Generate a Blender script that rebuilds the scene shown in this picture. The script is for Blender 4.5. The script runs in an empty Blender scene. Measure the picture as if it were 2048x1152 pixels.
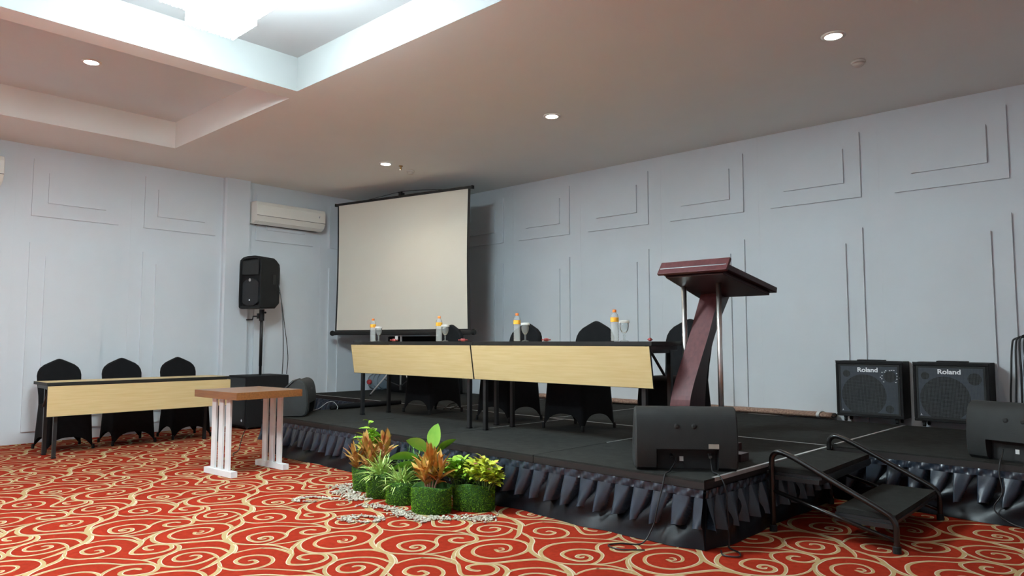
import bpy, bmesh, math, random
from mathutils import Vector, Matrix
R = math.radians
PI = math.pi
scene = bpy.context.scene
COL = scene.collection
rnd = random.Random(7)

# ------------------------------------------------------------------ materials
def nodes_of(name):
    m = bpy.data.materials.new(name); m.use_nodes = True
    nt = m.node_tree
    return m, nt, nt.nodes['Principled BSDF']

def setp(b, **kw):
    names = {'color': 'Base Color', 'rough': 'Roughness', 'metal': 'Metallic', 'spec': 'Specular IOR Level',
             'trans': 'Transmission Weight', 'ior': 'IOR', 'sheen': 'Sheen Weight', 'coat': 'Coat Weight',
             'ecol': 'Emission Color', 'estr': 'Emission Strength', 'alpha': 'Alpha', 'sss': 'Subsurface Weight'}
    for k, v in kw.items():
        if k in ('color', 'ecol') and len(v) == 3: v = (*v, 1)
        b.inputs[names[k]].default_value = v

def mat(name, color, rough=.6, var=0.0, scale=8.0, bump=0.0, bscale=60.0, stretch=(1, 1, 1), color2=None, **kw):
    """Principled material with a noise-driven tint and an optional noise bump, all procedural."""
    m, nt, b = nodes_of(name)
    setp(b, color=color, rough=rough, **kw)
    tc = nt.nodes.new('ShaderNodeTexCoord'); mp = nt.nodes.new('ShaderNodeMapping')
    mp.inputs['Scale'].default_value = stretch
    nt.links.new(tc.outputs['Object'], mp.inputs['Vector'])
    n = nt.nodes.new('ShaderNodeTexNoise'); n.inputs['Scale'].default_value = scale; n.inputs['Detail'].default_value = 4
    nt.links.new(mp.outputs['Vector'], n.inputs['Vector'])
    r = nt.nodes.new('ShaderNodeValToRGB')
    c2 = color2 if color2 else tuple(min(1, c * (1 + var)) for c in color)
    c1 = color if color2 else tuple(c * (1 - var) for c in color)
    r.color_ramp.elements[0].color = (*c1, 1); r.color_ramp.elements[1].color = (*c2, 1)
    r.color_ramp.elements[0].position = .3; r.color_ramp.elements[1].position = .7
    nt.links.new(n.outputs['Fac'], r.inputs['Fac']); nt.links.new(r.outputs['Color'], b.inputs['Base Color'])
    if bump:
        n2 = nt.nodes.new('ShaderNodeTexNoise'); n2.inputs['Scale'].default_value = bscale
        nt.links.new(mp.outputs['Vector'], n2.inputs['Vector'])
        bp = nt.nodes.new('ShaderNodeBump'); bp.inputs['Strength'].default_value = bump; bp.inputs['Distance'].default_value = .01
        nt.links.new(n2.outputs['Fac'], bp.inputs['Height']); nt.links.new(bp.outputs['Normal'], b.inputs['Normal'])
    return m

def emit(name, color, strength):
    m, nt, b = nodes_of(name)
    setp(b, color=(.9, .9, .9), rough=.3, ecol=color, estr=strength)
    return m

M = {}
M['wall'] = mat('wall_paint', (.69, .735, .775), .6, .015, 3, .03, 40, spec=.3)
M['ceil'] = mat('ceiling_paint', (.93, .955, .92), .85, .012, 2, .02, 80, spec=.2)
M['coolceil'] = mat('recess_cooled_white', (.80, .89, .92), .85, .012, 2, .02, 80, spec=.2)  # ceiling white, colour cooled to cancel the carpet's red bounce light
M['coffer'] = mat('coffer_dimmed_white', (.205, .205, .20), .9, .01, 2, spec=.1)  # ceiling white, colour lowered to hold back the chandelier's glare
M['cofferlid'] = mat('coffer_lid_dimmed_white', (.40, .40, .40), .9, .01, 2, spec=.1)  # coffer lid white, dimmed in colour to balance the chandelier light
M['red'] = mat('carpet_red_pile', (.27, .021, .0085), .95, .13, 30, .25, 700, spec=.05)
M['tan'] = mat('carpet_tan_pile', (.43, .30, .145), .95, .07, 40, .25, 700, spec=.05)
M['cream'] = mat('carpet_cream_pile', (.58, .49, .34), .95, .05, 40, .25, 700, spec=.05)
M['deck'] = mat('stage_carpet', (.024, .024, .0222), .95, .22, 14, .35, 420, spec=.12)
M['deckedge'] = mat('stage_edge_brown', (.013, .0075, .0065), .6, .15, 12)
M['alu'] = mat('aluminium_trim', (.62, .62, .61), .4, .06, 30, metal=.6)
M['satin'] = mat('black_satin', (.021, .030, .045), .28, .35, 9, .06, 22, spec=.6)
M['satinshade'] = mat('black_satin_shaded', (.0055, .0065, .0095), .36, .15, 6, .08, 20, spec=.30)  # same black satin with the shade under the valance put into its colour
M['spandex'] = mat('black_spandex', (.0065, .0065, .0075), .85, .15, 20, .05, 300, spec=.15)
M['maple'] = mat('maple_laminate', (.60, .435, .205), .42, 0, 3, stretch=(1.2, 22, 22), color2=(.66, .50, .26), spec=.3)
M['walnut'] = mat('brown_laminate', (.20, .085, .033), .30, 0, 3, stretch=(2, 20, 20), color2=(.30, .14, .06), coat=.2)
M['walnutedge'] = mat('brown_laminate_edge', (.17, .06, .018), .35, 0, 3, stretch=(2, 24, 24), color2=(.26, .10, .03))
M['blackedge'] = mat('black_table_edge', (.012, .011, .010), .55, .2, 20, spec=.3)
M['metal'] = mat('black_powder_metal', (.012, .012, .013), .42, .2, 30)
M['tube'] = mat('black_gloss_tube', (.007, .006, .006), .26, .15, 20, spec=.7)
M['white'] = mat('white_painted_wood', (.80, .82, .82), .5, .04, 10)
M['chrome'] = mat('brushed_chrome', (.80, .78, .75), .33, .05, 20, metal=1.0)
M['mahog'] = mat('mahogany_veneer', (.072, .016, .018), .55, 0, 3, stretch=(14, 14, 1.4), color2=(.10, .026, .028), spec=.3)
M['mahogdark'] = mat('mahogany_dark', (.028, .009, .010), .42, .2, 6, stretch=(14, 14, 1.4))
M['plastic'] = mat('black_plastic', (.008, .0084, .009), .6, .12, 14, .18, 500, spec=.3)
M['plasticgrey'] = mat('charcoal_plastic', (.024, .0255, .0255), .62, .1, 14, .2, 420, spec=.3)
M['grille'] = mat('dark_grille', (.010, .011, .013), .5, .2, 60, .3, 900)
M['ampgrille'] = mat('amp_baffle', (.050, .062, .082), .6, .1, 20)
M['ampwire'] = mat('amp_grille_wire', (.075, .082, .092), .5, .1, 50)
M['ampdark'] = mat('amp_cone', (.006, .006, .006), .7, .2, 10)
M['tolex'] = mat('black_tolex', (.008, .008, .009), .65, .2, 60, .4, 300, spec=.25)
M['letter'] = mat('white_lettering_and_glints', (.82, .84, .86), .4, .02, 10, ecol=(.85, .9, .95), estr=.12)  # print, badges and tweeter glints; slight glow added to the white
M['screen'] = mat('screen_fabric', (.74, .705, .61), .75, .012, 2, .02, 400)
M['screenblack'] = mat('screen_black', (.008, .008, .008), .55, .15, 20)
M['acwhite'] = mat('ac_plastic', (.84, .83, .77), .3, .02, 6)
M['dark'] = mat('dark_slot', (.015, .015, .015), .7, .1, 20)
M['grass'] = mat('grass_blades', (.065, .175, .006), .75, 0, 40, color2=(.19, .38, .02), spec=.15)
M['grassbase'] = mat('grass_backing', (.025, .085, .008), .9, .3, 60)
M['soil'] = mat('potting_soil', (.020, .014, .010), .95, .4, 60, .5, 120)
M['leafgreen'] = mat('bright_green_leaf', (.16, .40, .02), .45, 0, 14, color2=(.42, .62, .07), sss=.0)
M['leafbroad'] = mat('broad_leaf_green', (.10, .33, .03), .28, 0, 6, color2=(.30, .52, .08))
M['leafyellow'] = mat('yellow_green_leaf', (.40, .55, .03), .45, 0, 10, color2=(.70, .66, .08))
M['leafdark'] = mat('dark_green_blade', (.035, .12, .015), .5, 0, 14, color2=(.09, .25, .03))
M['leafvar'] = mat('striped_blade', (.22, .42, .06), .5, 0, 30, stretch=(1, 1, 1), color2=(.58, .68, .24))
M['leafbronze'] = mat('bronze_leaf', (.40, .085, .03), .42, 0, 16, color2=(.46, .36, .08))
M['leaforange'] = mat('orange_leaf', (.50, .12, .02), .42, 0, 16, color2=(.52, .42, .08))
M['stemgreen'] = mat('green_stem', (.12, .22, .05), .6, .2, 20)
M['stempink'] = mat('pale_pink_stem', (.50, .25, .17), .6, .15, 20)
M['petal'] = mat('pale_flower', (.75, .70, .48), .6, .1, 20)
M['petalpink'] = mat('pink_flower', (.62, .22, .20), .6, .1, 20)
M['pebble'] = mat('river_pebble', (.36, .32, .25), .65, 0, 25, color2=(.62, .57, .47))
def thin(name, frost, tint=(.92, .95, .96)):
    """thin clear wall: mostly straight-through, a little milky, glossy towards the rim"""
    m = bpy.data.materials.new(name); m.use_nodes = True; nt = m.node_tree; nt.nodes.clear()
    N = nt.nodes.new; o = N('ShaderNodeOutputMaterial'); tr = N('ShaderNodeBsdfTransparent'); tr.inputs[0].default_value = (*tint, 1)
    df = N('ShaderNodeBsdfDiffuse'); df.inputs[0].default_value = (.85, .87, .88, 1); gl = N('ShaderNodeBsdfGlossy'); gl.inputs[1].default_value = .06
    ns = N('ShaderNodeTexNoise'); ns.inputs['Scale'].default_value = 60; mr = N('ShaderNodeMapRange'); mr.inputs[3].default_value = frost * .5; mr.inputs[4].default_value = frost * 1.5
    m1 = N('ShaderNodeMixShader'); m2 = N('ShaderNodeMixShader'); lw = N('ShaderNodeLayerWeight'); lw.inputs[0].default_value = .12
    L = nt.links.new; L(ns.outputs['Fac'], mr.inputs[0]); L(mr.outputs[0], m1.inputs[0]); L(tr.outputs[0], m1.inputs[1]); L(df.outputs[0], m1.inputs[2])
    L(lw.outputs['Fresnel'], m2.inputs[0]); L(m1.outputs[0], m2.inputs[1]); L(gl.outputs[0], m2.inputs[2]); L(m2.outputs[0], o.inputs[0])
    return m
M['clear'] = thin('clear_plastic', .26)
M['glass'] = thin('clear_glass', .10)
M['paper'] = mat('white_paper', (.82, .82, .80), .7, .02, 20)
def lid_paper():
    m = bpy.data.materials.new('translucent_paper'); m.use_nodes = True; nt = m.node_tree; nt.nodes.clear(); N = nt.nodes.new
    o = N('ShaderNodeOutputMaterial'); a = N('ShaderNodeBsdfDiffuse'); b = N('ShaderNodeBsdfTranslucent'); mx = N('ShaderNodeMixShader')
    ns = N('ShaderNodeTexNoise'); cr = N('ShaderNodeValToRGB'); cr.color_ramp.elements[0].color = (.88, .88, .86, 1); cr.color_ramp.elements[1].color = (.95, .95, .94, 1)
    nt.links.new(ns.outputs['Fac'], cr.inputs[0])
    for s in (a, b): nt.links.new(cr.outputs[0], s.inputs[0])
    mx.inputs[0].default_value = .5
    nt.links.new(a.outputs[0], mx.inputs[1]); nt.links.new(b.outputs[0], mx.inputs[2]); nt.links.new(mx.outputs[0], o.inputs[0]); return m
M['lid'] = lid_paper()
M['orange'] = mat('orange_cap', (.80, .20, .03), .4, .06, 20)
M['label'] = mat('orange_label', (.85, .25, .02), .5, 0, 30, color2=(.85, .55, .05))
M['redwrap'] = mat('red_wrapper', (.30, .045, .05), .35, .3, 60)
M['jug'] = thin('blue_tinted_plastic', .16, (.66, .74, .80))
M['redcap'] = mat('red_cap', (.50, .03, .03), .4, .1, 20)
M['legwhite'] = mat('grey_tube', (.55, .55, .54), .4, .05, 20, metal=.3)
M['roll'] = mat('patterned_mat_back', (.15, .075, .05), .7, 0, 55, color2=(.42, .27, .20))
M['rollwhite'] = mat('mat_strap', (.62, .62, .62), .6, .05, 20)
M['tape'] = mat('beige_tape', (.42, .40, .34), .7, .1, 20)
M['lamp'] = emit('downlight_lens', (1, .90, .72), 60)
M['crystal'] = emit('lit_crystal', (.76, .94, 1.0), 58)
M['sensor'] = mat('detector_plastic', (.62, .58, .52), .5, .03, 20)
M['brass'] = mat('brass', (.35, .22, .08), .35, .1, 20, metal=.8)

# ------------------------------------------------------------------ mesh helpers
def obj(name, bm, m, parent=None, smooth=False, mats=None, bevel=0.0, loc=None):
    bmesh.ops.recalc_face_normals(bm, faces=bm.faces[:]) if bm.faces and not mats else None
    me = bpy.data.meshes.new(name); bm.to_mesh(me); bm.free()
    for k in (mats or [m]): me.materials.append(k)
    if smooth:
        for p in me.polygons: p.use_smooth = True
    o = bpy.data.objects.new(name, me); COL.objects.link(o)
    if parent is not None: o.parent = parent
    if loc is not None: o.location = loc
    if bevel:
        md = o.modifiers.new('bevel', 'BEVEL'); md.width = bevel; md.segments = 2; md.limit_method = 'ANGLE'
        md.angle_limit = R(40)
    return o

def tag(o, label, cat, group=None, kind=None):
    o['label'] = label; o['category'] = cat
    if group: o['group'] = group
    if kind: o['kind'] = kind
    return o

def thing(name, label, cat, loc=(0, 0, 0), rotz=0, group=None):
    o = bpy.data.objects.new(name, None); COL.objects.link(o)
    o.empty_display_size = .1
    o.location = loc; o.rotation_euler = (0, 0, rotz)
    return tag(o, label, cat, group)

def struct(name, bm, m, mats=None):
    o = obj(name, bm, m, mats=mats); o['kind'] = 'structure'
    return o

def dup(root, loc, rotz, label, group=None, skip=()):
    r = root.copy(); COL.objects.link(r); r.location = loc; r.rotation_euler = (0, 0, rotz); r['label'] = label
    if group: r['group'] = group
    for ch in list(root.children):
        c = ch.copy(); COL.objects.link(c); c.parent = r
        for g in list(ch.children):
            d = g.copy(); COL.objects.link(d); d.parent = c
    return r

NB = bmesh.new

def box(bm, x0, x1, y0, y1, z0, z1, mi=0, mtx=None):
    vs = [Vector((x, y, z)) for z in (z0, z1) for y in (y0, y1) for x in (x0, x1)]
    if mtx: vs = [mtx @ v for v in vs]
    v = [bm.verts.new(c) for c in vs]
    for f in ((0, 2, 3, 1), (4, 5, 7, 6), (0, 1, 5, 4), (2, 6, 7, 3), (0, 4, 6, 2), (1, 3, 7, 5)):
        fc = bm.faces.new([v[i] for i in f]); fc.material_index = mi
    return v

def quad(bm, a, b, c, d, mi=0):
    f = bm.faces.new([bm.verts.new(p) for p in (a, b, c, d)]); f.material_index = mi
    return f

def loft(bm, rings, close=True, cap=True, mi=0, closed_ends=False):
    rv = [[bm.verts.new(p) for p in r] for r in rings]
    n = len(rv[0])
    for a, b in zip(rv[:-1], rv[1:]):
        for i in range(n if close else n - 1):
            j = (i + 1) % n
            f = bm.faces.new((a[i], a[j], b[j], b[i])); f.material_index = mi
    if cap and close:
        f = bm.faces.new(list(reversed(rv[0]))); f.material_index = mi
        f = bm.faces.new(rv[-1]); f.material_index = mi
    return rv

def catmull(pts, n=6):
    p = [Vector(q) for q in pts]
    if len(p) < 3: return p
    e = [2 * p[0] - p[1]] + p + [2 * p[-1] - p[-2]]
    out = []
    for i in range(1, len(e) - 2):
        a, b, c, d = e[i - 1:i + 3]
        for k in range(n):
            t = k / n
            out.append(.5 * ((2 * b) + (c - a) * t + (2 * a - 5 * b + 4 * c - d) * t * t + (3 * b - a - 3 * c + d) * t ** 3))
    return out + [p[-1]]

def tube(bm, pts, r, n=8, smooth=0, mi=0):
    if smooth: pts = catmull(pts, smooth)
    pts = [Vector(p) for p in pts]
    rings = []; up = None
    for i, p in enumerate(pts):
        d = (pts[min(i + 1, len(pts) - 1)] - pts[max(i - 1, 0)]).normalized()
        if up is None:
            up = Vector((0, 0, 1)) if abs(d.z) < .9 else Vector((1, 0, 0))
        up = (up - d * up.dot(d)).normalized(); s = d.cross(up)
        if isinstance(r, (list, tuple)):
            q = i / (len(pts) - 1) * (len(r) - 1); k0 = min(int(q), len(r) - 2); rr = r[k0] + (r[k0 + 1] - r[k0]) * (q - k0)
        else: rr = r
        rings.append([p + up * rr * math.cos(2 * PI * k / n) + s * rr * math.sin(2 * PI * k / n) for k in range(n)])
    loft(bm, rings, mi=mi)

def cyl(bm, p0, p1, r, n=16, r2=None, mi=0):
    p0 = Vector(p0); p1 = Vector(p1)
    tube(bm, [p0, p1], [r, r if r2 is None else r2], n, mi=mi)

def lathe(bm, prof, n=24, c=(0, 0, 0), mi=0, cap=True):
    rings = [[(c[0] + r * math.cos(2 * PI * k / n), c[1] + r * math.sin(2 * PI * k / n), c[2] + z) for k in range(n)] for r, z in prof]
    loft(bm, rings, cap=cap, mi=mi)

def prism(bm, poly, axis, a, b, mi=0):
    """extrude a 2-D polygon along an axis: 'x' -> (y,z) polygon, 'y' -> (x,z), 'z' -> (x,y)"""
    def P(p, t):
        return {'x': (t, p[0], p[1]), 'y': (p[0], t, p[1]), 'z': (p[0], p[1], t)}[axis]
    loft(bm, [[P(p, a) for p in poly], [P(p, b) for p in poly]], mi=mi)

def disc(bm, c, nrm, r, n=24, mi=0):
    nrm = Vector(nrm).normalized(); up = Vector((0, 0, 1)) if abs(nrm.z) < .9 else Vector((1, 0, 0))
    u = nrm.cross(up).normalized(); v = nrm.cross(u)
    f = bm.faces.new([bm.verts.new(Vector(c) + u * r * math.cos(2 * PI * k / n) + v * r * math.sin(2 * PI * k / n)) for k in range(n)])
    f.material_index = mi

def text_mesh(name, body, size, m, parent, mtx, depth=.0015, bold=.0):
    cu = bpy.data.curves.new(name, 'FONT'); cu.body = body; cu.size = size; cu.extrude = depth; cu.offset = bold
    cu.align_x = 'CENTER'; cu.align_y = 'CENTER'
    tmp = bpy.data.objects.new(name + '_src', cu); COL.objects.link(tmp)
    dg = bpy.context.evaluated_depsgraph_get(); dg.update()
    me = bpy.data.meshes.new_from_object(tmp.evaluated_get(dg))
    bpy.data.objects.remove(tmp)
    me.transform(mtx); me.materials.clear(); me.materials.append(m)
    o = bpy.data.objects.new(name, me); COL.objects.link(o); o.parent = parent
    return o
VINES = [
 (0.016,0.026,0.034,[-2.791,2.925,-2.774,2.941,-2.750,2.919,-2.759,2.897,-2.786,2.896,-2.747,2.876,-2.722,2.890,-2.714,2.925,-2.736,2.970,-2.778,3.003,-2.818,3.004,-2.855,2.977,-2.884,2.930,-2.894,2.876,-2.876,2.822,-2.843,2.778,-2.802,2.752,-2.751,2.746,-2.699,2.759,-2.665,2.790,-2.640,2.848,-2.629,2.911,-2.635,2.975,-2.664,3.036,-2.707,3.084,-2.764,3.111,-2.833,3.112,-2.888,3.085,-2.932,3.038,-2.959,2.976,-2.967,2.914,-2.965,2.842,-2.946,2.782,-2.917,2.734,-2.874,2.695,-2.819,2.666,-2.760,2.652,-2.704,2.656,-2.659,2.674,-2.627,2.707,-2.597,2.763,-2.554,2.840,-2.508,2.904,-2.462,2.926,-2.408,2.933,-2.361,2.927,-2.296,2.906,-2.239,2.873,-2.203,2.845]),
 (0.03,0.036,0.016,[-3.174,3.452,-3.116,3.430,-3.036,3.380,-2.974,3.307,-2.921,3.242,-2.884,3.188,-2.851,3.117]),
 (0.016,0.036,0.026,[-2.926,3.260,-2.851,3.229,-2.784,3.195,-2.739,3.154,-2.698,3.092,-2.639,3.021,-2.581,2.982,-2.522,2.956,-2.462,2.938,-2.407,2.931]),
 (0.022,0.024,0.016,[-2.814,3.362,-2.809,3.390,-2.784,3.390,-2.762,3.384,-2.754,3.347,-2.770,3.319,-2.815,3.306,-2.866,3.321,-2.899,3.380,-2.875,3.445,-2.809,3.477,-2.741,3.463,-2.691,3.420,-2.670,3.353,-2.688,3.287,-2.724,3.244,-2.783,3.221,-2.835,3.222,-2.889,3.238]),
 (0.014,0.024,0.024,[-2.982,2.372,-2.991,2.409,-2.987,2.473,-2.964,2.529,-2.961,2.527,-2.905,2.566,-2.843,2.578,-2.785,2.581,-2.747,2.572]),
 (0.028,0.026,0.026,[-2.591,2.588,-2.600,2.569,-2.630,2.560,-2.664,2.568,-2.682,2.595,-2.679,2.626,-2.661,2.656,-2.620,2.684,-2.569,2.676,-2.533,2.649,-2.512,2.594,-2.526,2.541,-2.555,2.500,-2.591,2.475,-2.628,2.485,-2.674,2.519,-2.738,2.572,-2.796,2.602,-2.848,2.640,-2.890,2.689,-2.930,2.754]),
 (0.018,0.03,0.016,[-3.443,2.199,-3.377,2.229,-3.322,2.221,-3.267,2.185,-3.224,2.117,-3.214,2.055,-3.218,2.007,-3.230,1.985]),
 (0.014,0.016,0.022,[-3.496,2.776,-3.447,2.837,-3.402,2.886,-3.326,2.937,-3.226,2.995,-3.160,3.011,-3.087,3.013,-3.040,3.027]),
 (0.026,0.022,0.02,[-3.116,3.188,-3.117,3.217,-3.093,3.232,-3.063,3.220,-3.042,3.171,-3.059,3.126,-3.101,3.106,-3.151,3.125,-3.185,3.178,-3.176,3.239,-3.132,3.279,-3.071,3.293,-3.018,3.289,-2.968,3.277]),
 (0.02,0.024,0.022,[-3.021,3.369,-3.070,3.373,-3.132,3.372,-3.195,3.344,-3.242,3.293,-3.271,3.224,-3.264,3.170,-3.229,3.114,-3.175,3.065,-3.119,3.038,-3.061,3.030,-3.016,3.045,-2.975,3.083,-2.960,3.162,-2.977,3.224,-3.011,3.278]),
 (0.028,0.026,0.018,[-3.072,2.930,-3.095,2.926,-3.113,2.913,-3.117,2.879,-3.100,2.847,-3.061,2.833,-3.018,2.853,-2.995,2.894,-2.989,2.941,-3.007,2.973,-3.051,3.002,-3.111,3.006,-3.155,2.982,-3.191,2.939,-3.209,2.885,-3.188,2.828,-3.144,2.778,-3.085,2.736,-3.049,2.677,-3.028,2.609,-3.029,2.561,-3.061,2.522]),
 (0.024,0.026,0.02,[-2.345,3.119,-2.348,3.090,-2.374,3.092,-2.382,3.129,-2.355,3.151,-2.309,3.131,-2.292,3.085,-2.317,3.042,-2.383,3.035,-2.452,3.065,-2.477,3.120,-2.466,3.186,-2.426,3.226,-2.368,3.242,-2.314,3.228]),
 (0.03,0.026,0.016,[-2.423,2.944,-2.488,2.962,-2.540,2.993,-2.583,3.045,-2.614,3.145,-2.601,3.226,-2.554,3.300,-2.496,3.347,-2.435,3.383,-2.410,3.426]),
 (0.03,0.02,0.016,[-2.511,2.966,-2.442,2.943,-2.373,2.943,-2.305,2.978,-2.250,3.029,-2.197,3.082,-2.172,3.145,-2.164,3.207,-2.173,3.268]),
 (0.014,0.022,0.03,[-2.259,3.016,-2.186,3.068,-2.131,3.085,-2.066,3.086,-2.023,3.087,-1.960,3.054]),
 (0.014,0.02,0.026,[-2.964,2.847,-2.949,2.793,-2.931,2.743,-2.893,2.687,-2.836,2.633]),
]

# ------------------------------------------------------------------ the room
XL, XR, YF, YB, ZC, ZT = -9.5, 3.2, -4.5, 7.53, 3.39, 3.70

def ribbon_cells():
    T1 = Vector((.787, .481)); T2 = Vector((-.012, 1.006))
    base = NB()
    quad(base, (XL - .1, YF - .1, 0), (XR + .1, YF - .1, 0), (XR + .1, YB + .1, 0), (XL - .1, YB + .1, 0), 0)
    for ci, (wa, wb, wc, flat) in enumerate(VINES):
        p = catmull([Vector((flat[i], flat[i + 1], 0)) for i in range(0, len(flat), 2)], 4)
        n = len(p); L = []
        for i, q in enumerate(p):
            d = (p[min(i + 1, n - 1)] - p[max(i - 1, 0)]).normalized()
            s = Vector((-d.y, d.x, 0)); t = i / (n - 1)
            w = (1 - t) * (1 - 2 * t) * wa + 4 * t * (1 - t) * wb + t * (2 * t - 1) * wc
            taper = min(1, .45 + i * .2, .55 + (n - 1 - i) * .2)
            w *= .46 * taper
            L.append((q - s * w, q + s * w * .55, q + s * w))
        z = .0006 + ci * .00006
        for i in range(-16, 20):
            for j in range(-16, 18):
                off = Vector((T1.x * i + T2.x * j, T1.y * i + T2.y * j, z))
                c = L[len(L) // 2][0] + off
                if not (XL - .5 < c.x < 2.2 and -.6 < c.y < 6.0): continue
                vs = [[base.verts.new((max(XL + .002, v.x + off.x), v.y + off.y, z)) for v in r] for r in L]
                for a, b in zip(vs[:-1], vs[1:]):
                    f = base.faces.new((a[0], b[0], b[1], a[1])); f.material_index = 1
                    f = base.faces.new((a[1], b[1], b[2], a[2])); f.material_index = 2
    for f in base.faces:
        f.normal_update()
        if f.normal.z < 0: f.normal_flip()
    return base
struct('floor', ribbon_cells(), None, mats=[M['red'], M['tan'], M['cream']])

def panel_wall(axis, pos, sgn, starts, lo, hi, seams):
    """painted boards with stepped rectangular mouldings; boards stand proud of the wall towards sgn"""
    bm = NB()
    def B(a0, a1, z0, z1, d, d0=0.0):
        lo_, hi_ = sorted((pos + sgn * d0, pos + sgn * d))
        if axis == 'x': box(bm, lo_, hi_, a0, a1, z0, z1)
        else: box(bm, a0, a1, lo_, hi_, z0, z1)
    B(lo, hi, 0, ZT, -.10)
    for s in starts:
        B(s, s + .92, 2.575, 3.235, .022); B(s + .155, s + .765, 2.735, 3.085, .044, .020)
        B(s, s + .92, .13, 2.268, .022); B(s + .155, s + .765, .27, 2.12, .044, .020)
    for s in seams:
        B(s - .0025, s + .0025, 0, ZC, .0012)
    return bm
bm = panel_wall('x', XL, 1, [-2.66, -1.44, -.22, 1.0, 2.22, 3.437, 4.945, 6.155], YF, YB, [2.065, 3.29, 4.90, 6.0, 7.2])
struct('wall_left', bm, M['wall'])
bm = panel_wall('y', YB, -1, [-9.225 + 1.2235 * k for k in range(10)], XL - .1, XR + .1, [-6.9 + 1.218 * k for k in range(-1, 8)])
box(bm, -3.3, XR, YB - .001, YB, 2.43, 2.434)
struct('wall_back', bm, M['wall'])
bm = NB(); box(bm, XR, XR + .1, YF, YB, 0, ZT); struct('wall_right', bm, M['wall'])
bm = NB(); box(bm, XL - .1, XR + .1, YF - .1, YF, 0, ZT); struct('wall_front', bm, M['wall'])
bm = NB()
prism(bm, [(XL - .01, 4.455), (-9.44, 4.455), (-9.415, 4.475), (-9.415, 4.81), (XL - .01, 4.81)], 'z', 0, ZC)
struct('trim_1', bm, M['wall'])

def ceiling_mesh(coffers):
    bm = NB()
    xs = sorted({XL - .1, XR + .1} | {c[0] for c in coffers} | {c[1] for c in coffers})
    ys = sorted({YF - .1, YB + .1} | {c[2] for c in coffers} | {c[3] for c in coffers})
    for x0, x1 in zip(xs[:-1], xs[1:]):
        for y0, y1 in zip(ys[:-1], ys[1:]):
            cx, cy = (x0 + x1) / 2, (y0 + y1) / 2
            if any(c[0] < cx < c[1] and c[2] < cy < c[3] for c in coffers): continue
            quad(bm, (x0, y0, ZC), (x0, y1, ZC), (x1, y1, ZC), (x1, y0, ZC), 0)
    for c in coffers:
        mi = c[4]; x0, x1, y0, y1 = c[:4]
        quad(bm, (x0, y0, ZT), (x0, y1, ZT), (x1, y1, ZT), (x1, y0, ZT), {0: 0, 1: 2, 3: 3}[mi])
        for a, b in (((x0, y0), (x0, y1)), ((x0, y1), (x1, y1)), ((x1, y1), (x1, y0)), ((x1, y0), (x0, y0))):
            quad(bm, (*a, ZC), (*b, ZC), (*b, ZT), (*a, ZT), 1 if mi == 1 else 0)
    box(bm, XL - .1, XR + .1, YF - .1, YB + .1, ZT + .02, ZT + .12, 0)
    return bm
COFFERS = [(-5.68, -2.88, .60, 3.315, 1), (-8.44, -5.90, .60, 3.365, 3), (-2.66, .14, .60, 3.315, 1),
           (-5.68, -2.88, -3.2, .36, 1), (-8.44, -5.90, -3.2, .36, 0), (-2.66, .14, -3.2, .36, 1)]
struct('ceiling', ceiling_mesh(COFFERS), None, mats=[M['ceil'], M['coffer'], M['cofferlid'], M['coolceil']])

# ------------------------------------------------------------------ ceiling fittings
def crystal_tier(cx, cy, half, z0, z1, step, rr):
    bm = NB(); n = max(3, int(2 * half / step)); k = 0
    for i in range(n + 1):
        t = -half + 2 * half * i / n
        for (x, y) in ((cx + t, cy - half), (cx + t, cy + half), (cx - half, cy + t), (cx + half, cy + t)):
            k += 1; dz = .002 * ((k * 7) % 3)
            cyl(bm, (x, y, z0 + dz), (x, y, z1), rr, 6)
            lathe(bm, [(.002, z0 + dz - .010), (rr * 1.2, z0 + dz - .004), (.002, z0 + dz)], 6, (x, y, 0))
    return bm
def chandelier(cx, cy, label):
    t = thing('crystal_chandelier', label, 'chandelier', (cx, cy, ZT))
    def rel(bm):
        bmesh.ops.translate(bm, verts=bm.verts[:], vec=(-cx, -cy, -ZT)); return bm
    bm = NB(); box(bm, cx - .30, cx + .30, cy - .30, cy + .30, ZT - .035, ZT - .002); obj('ceiling_plate', rel(bm), M['chrome'], t)
    for half, z0, z1 in ((.40, 3.43, 3.66), (.265, 3.27, 3.45), (.15, 3.125, 3.29)):
        obj('crystal_tier', rel(crystal_tier(cx, cy, half, z0, z1, .024, .008)), M['crystal'], t)
        bm = NB(); box(bm, cx - half + .006, cx + half - .006, cy - half + .006, cy + half - .006, z0 + .004, z1)
        obj('diffuser', rel(bm), M['crystal'], t)
    return t
ch = chandelier(-4.28, 1.96, 'white glowing square tiered crystal chandelier in the bright ceiling recess')

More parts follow.
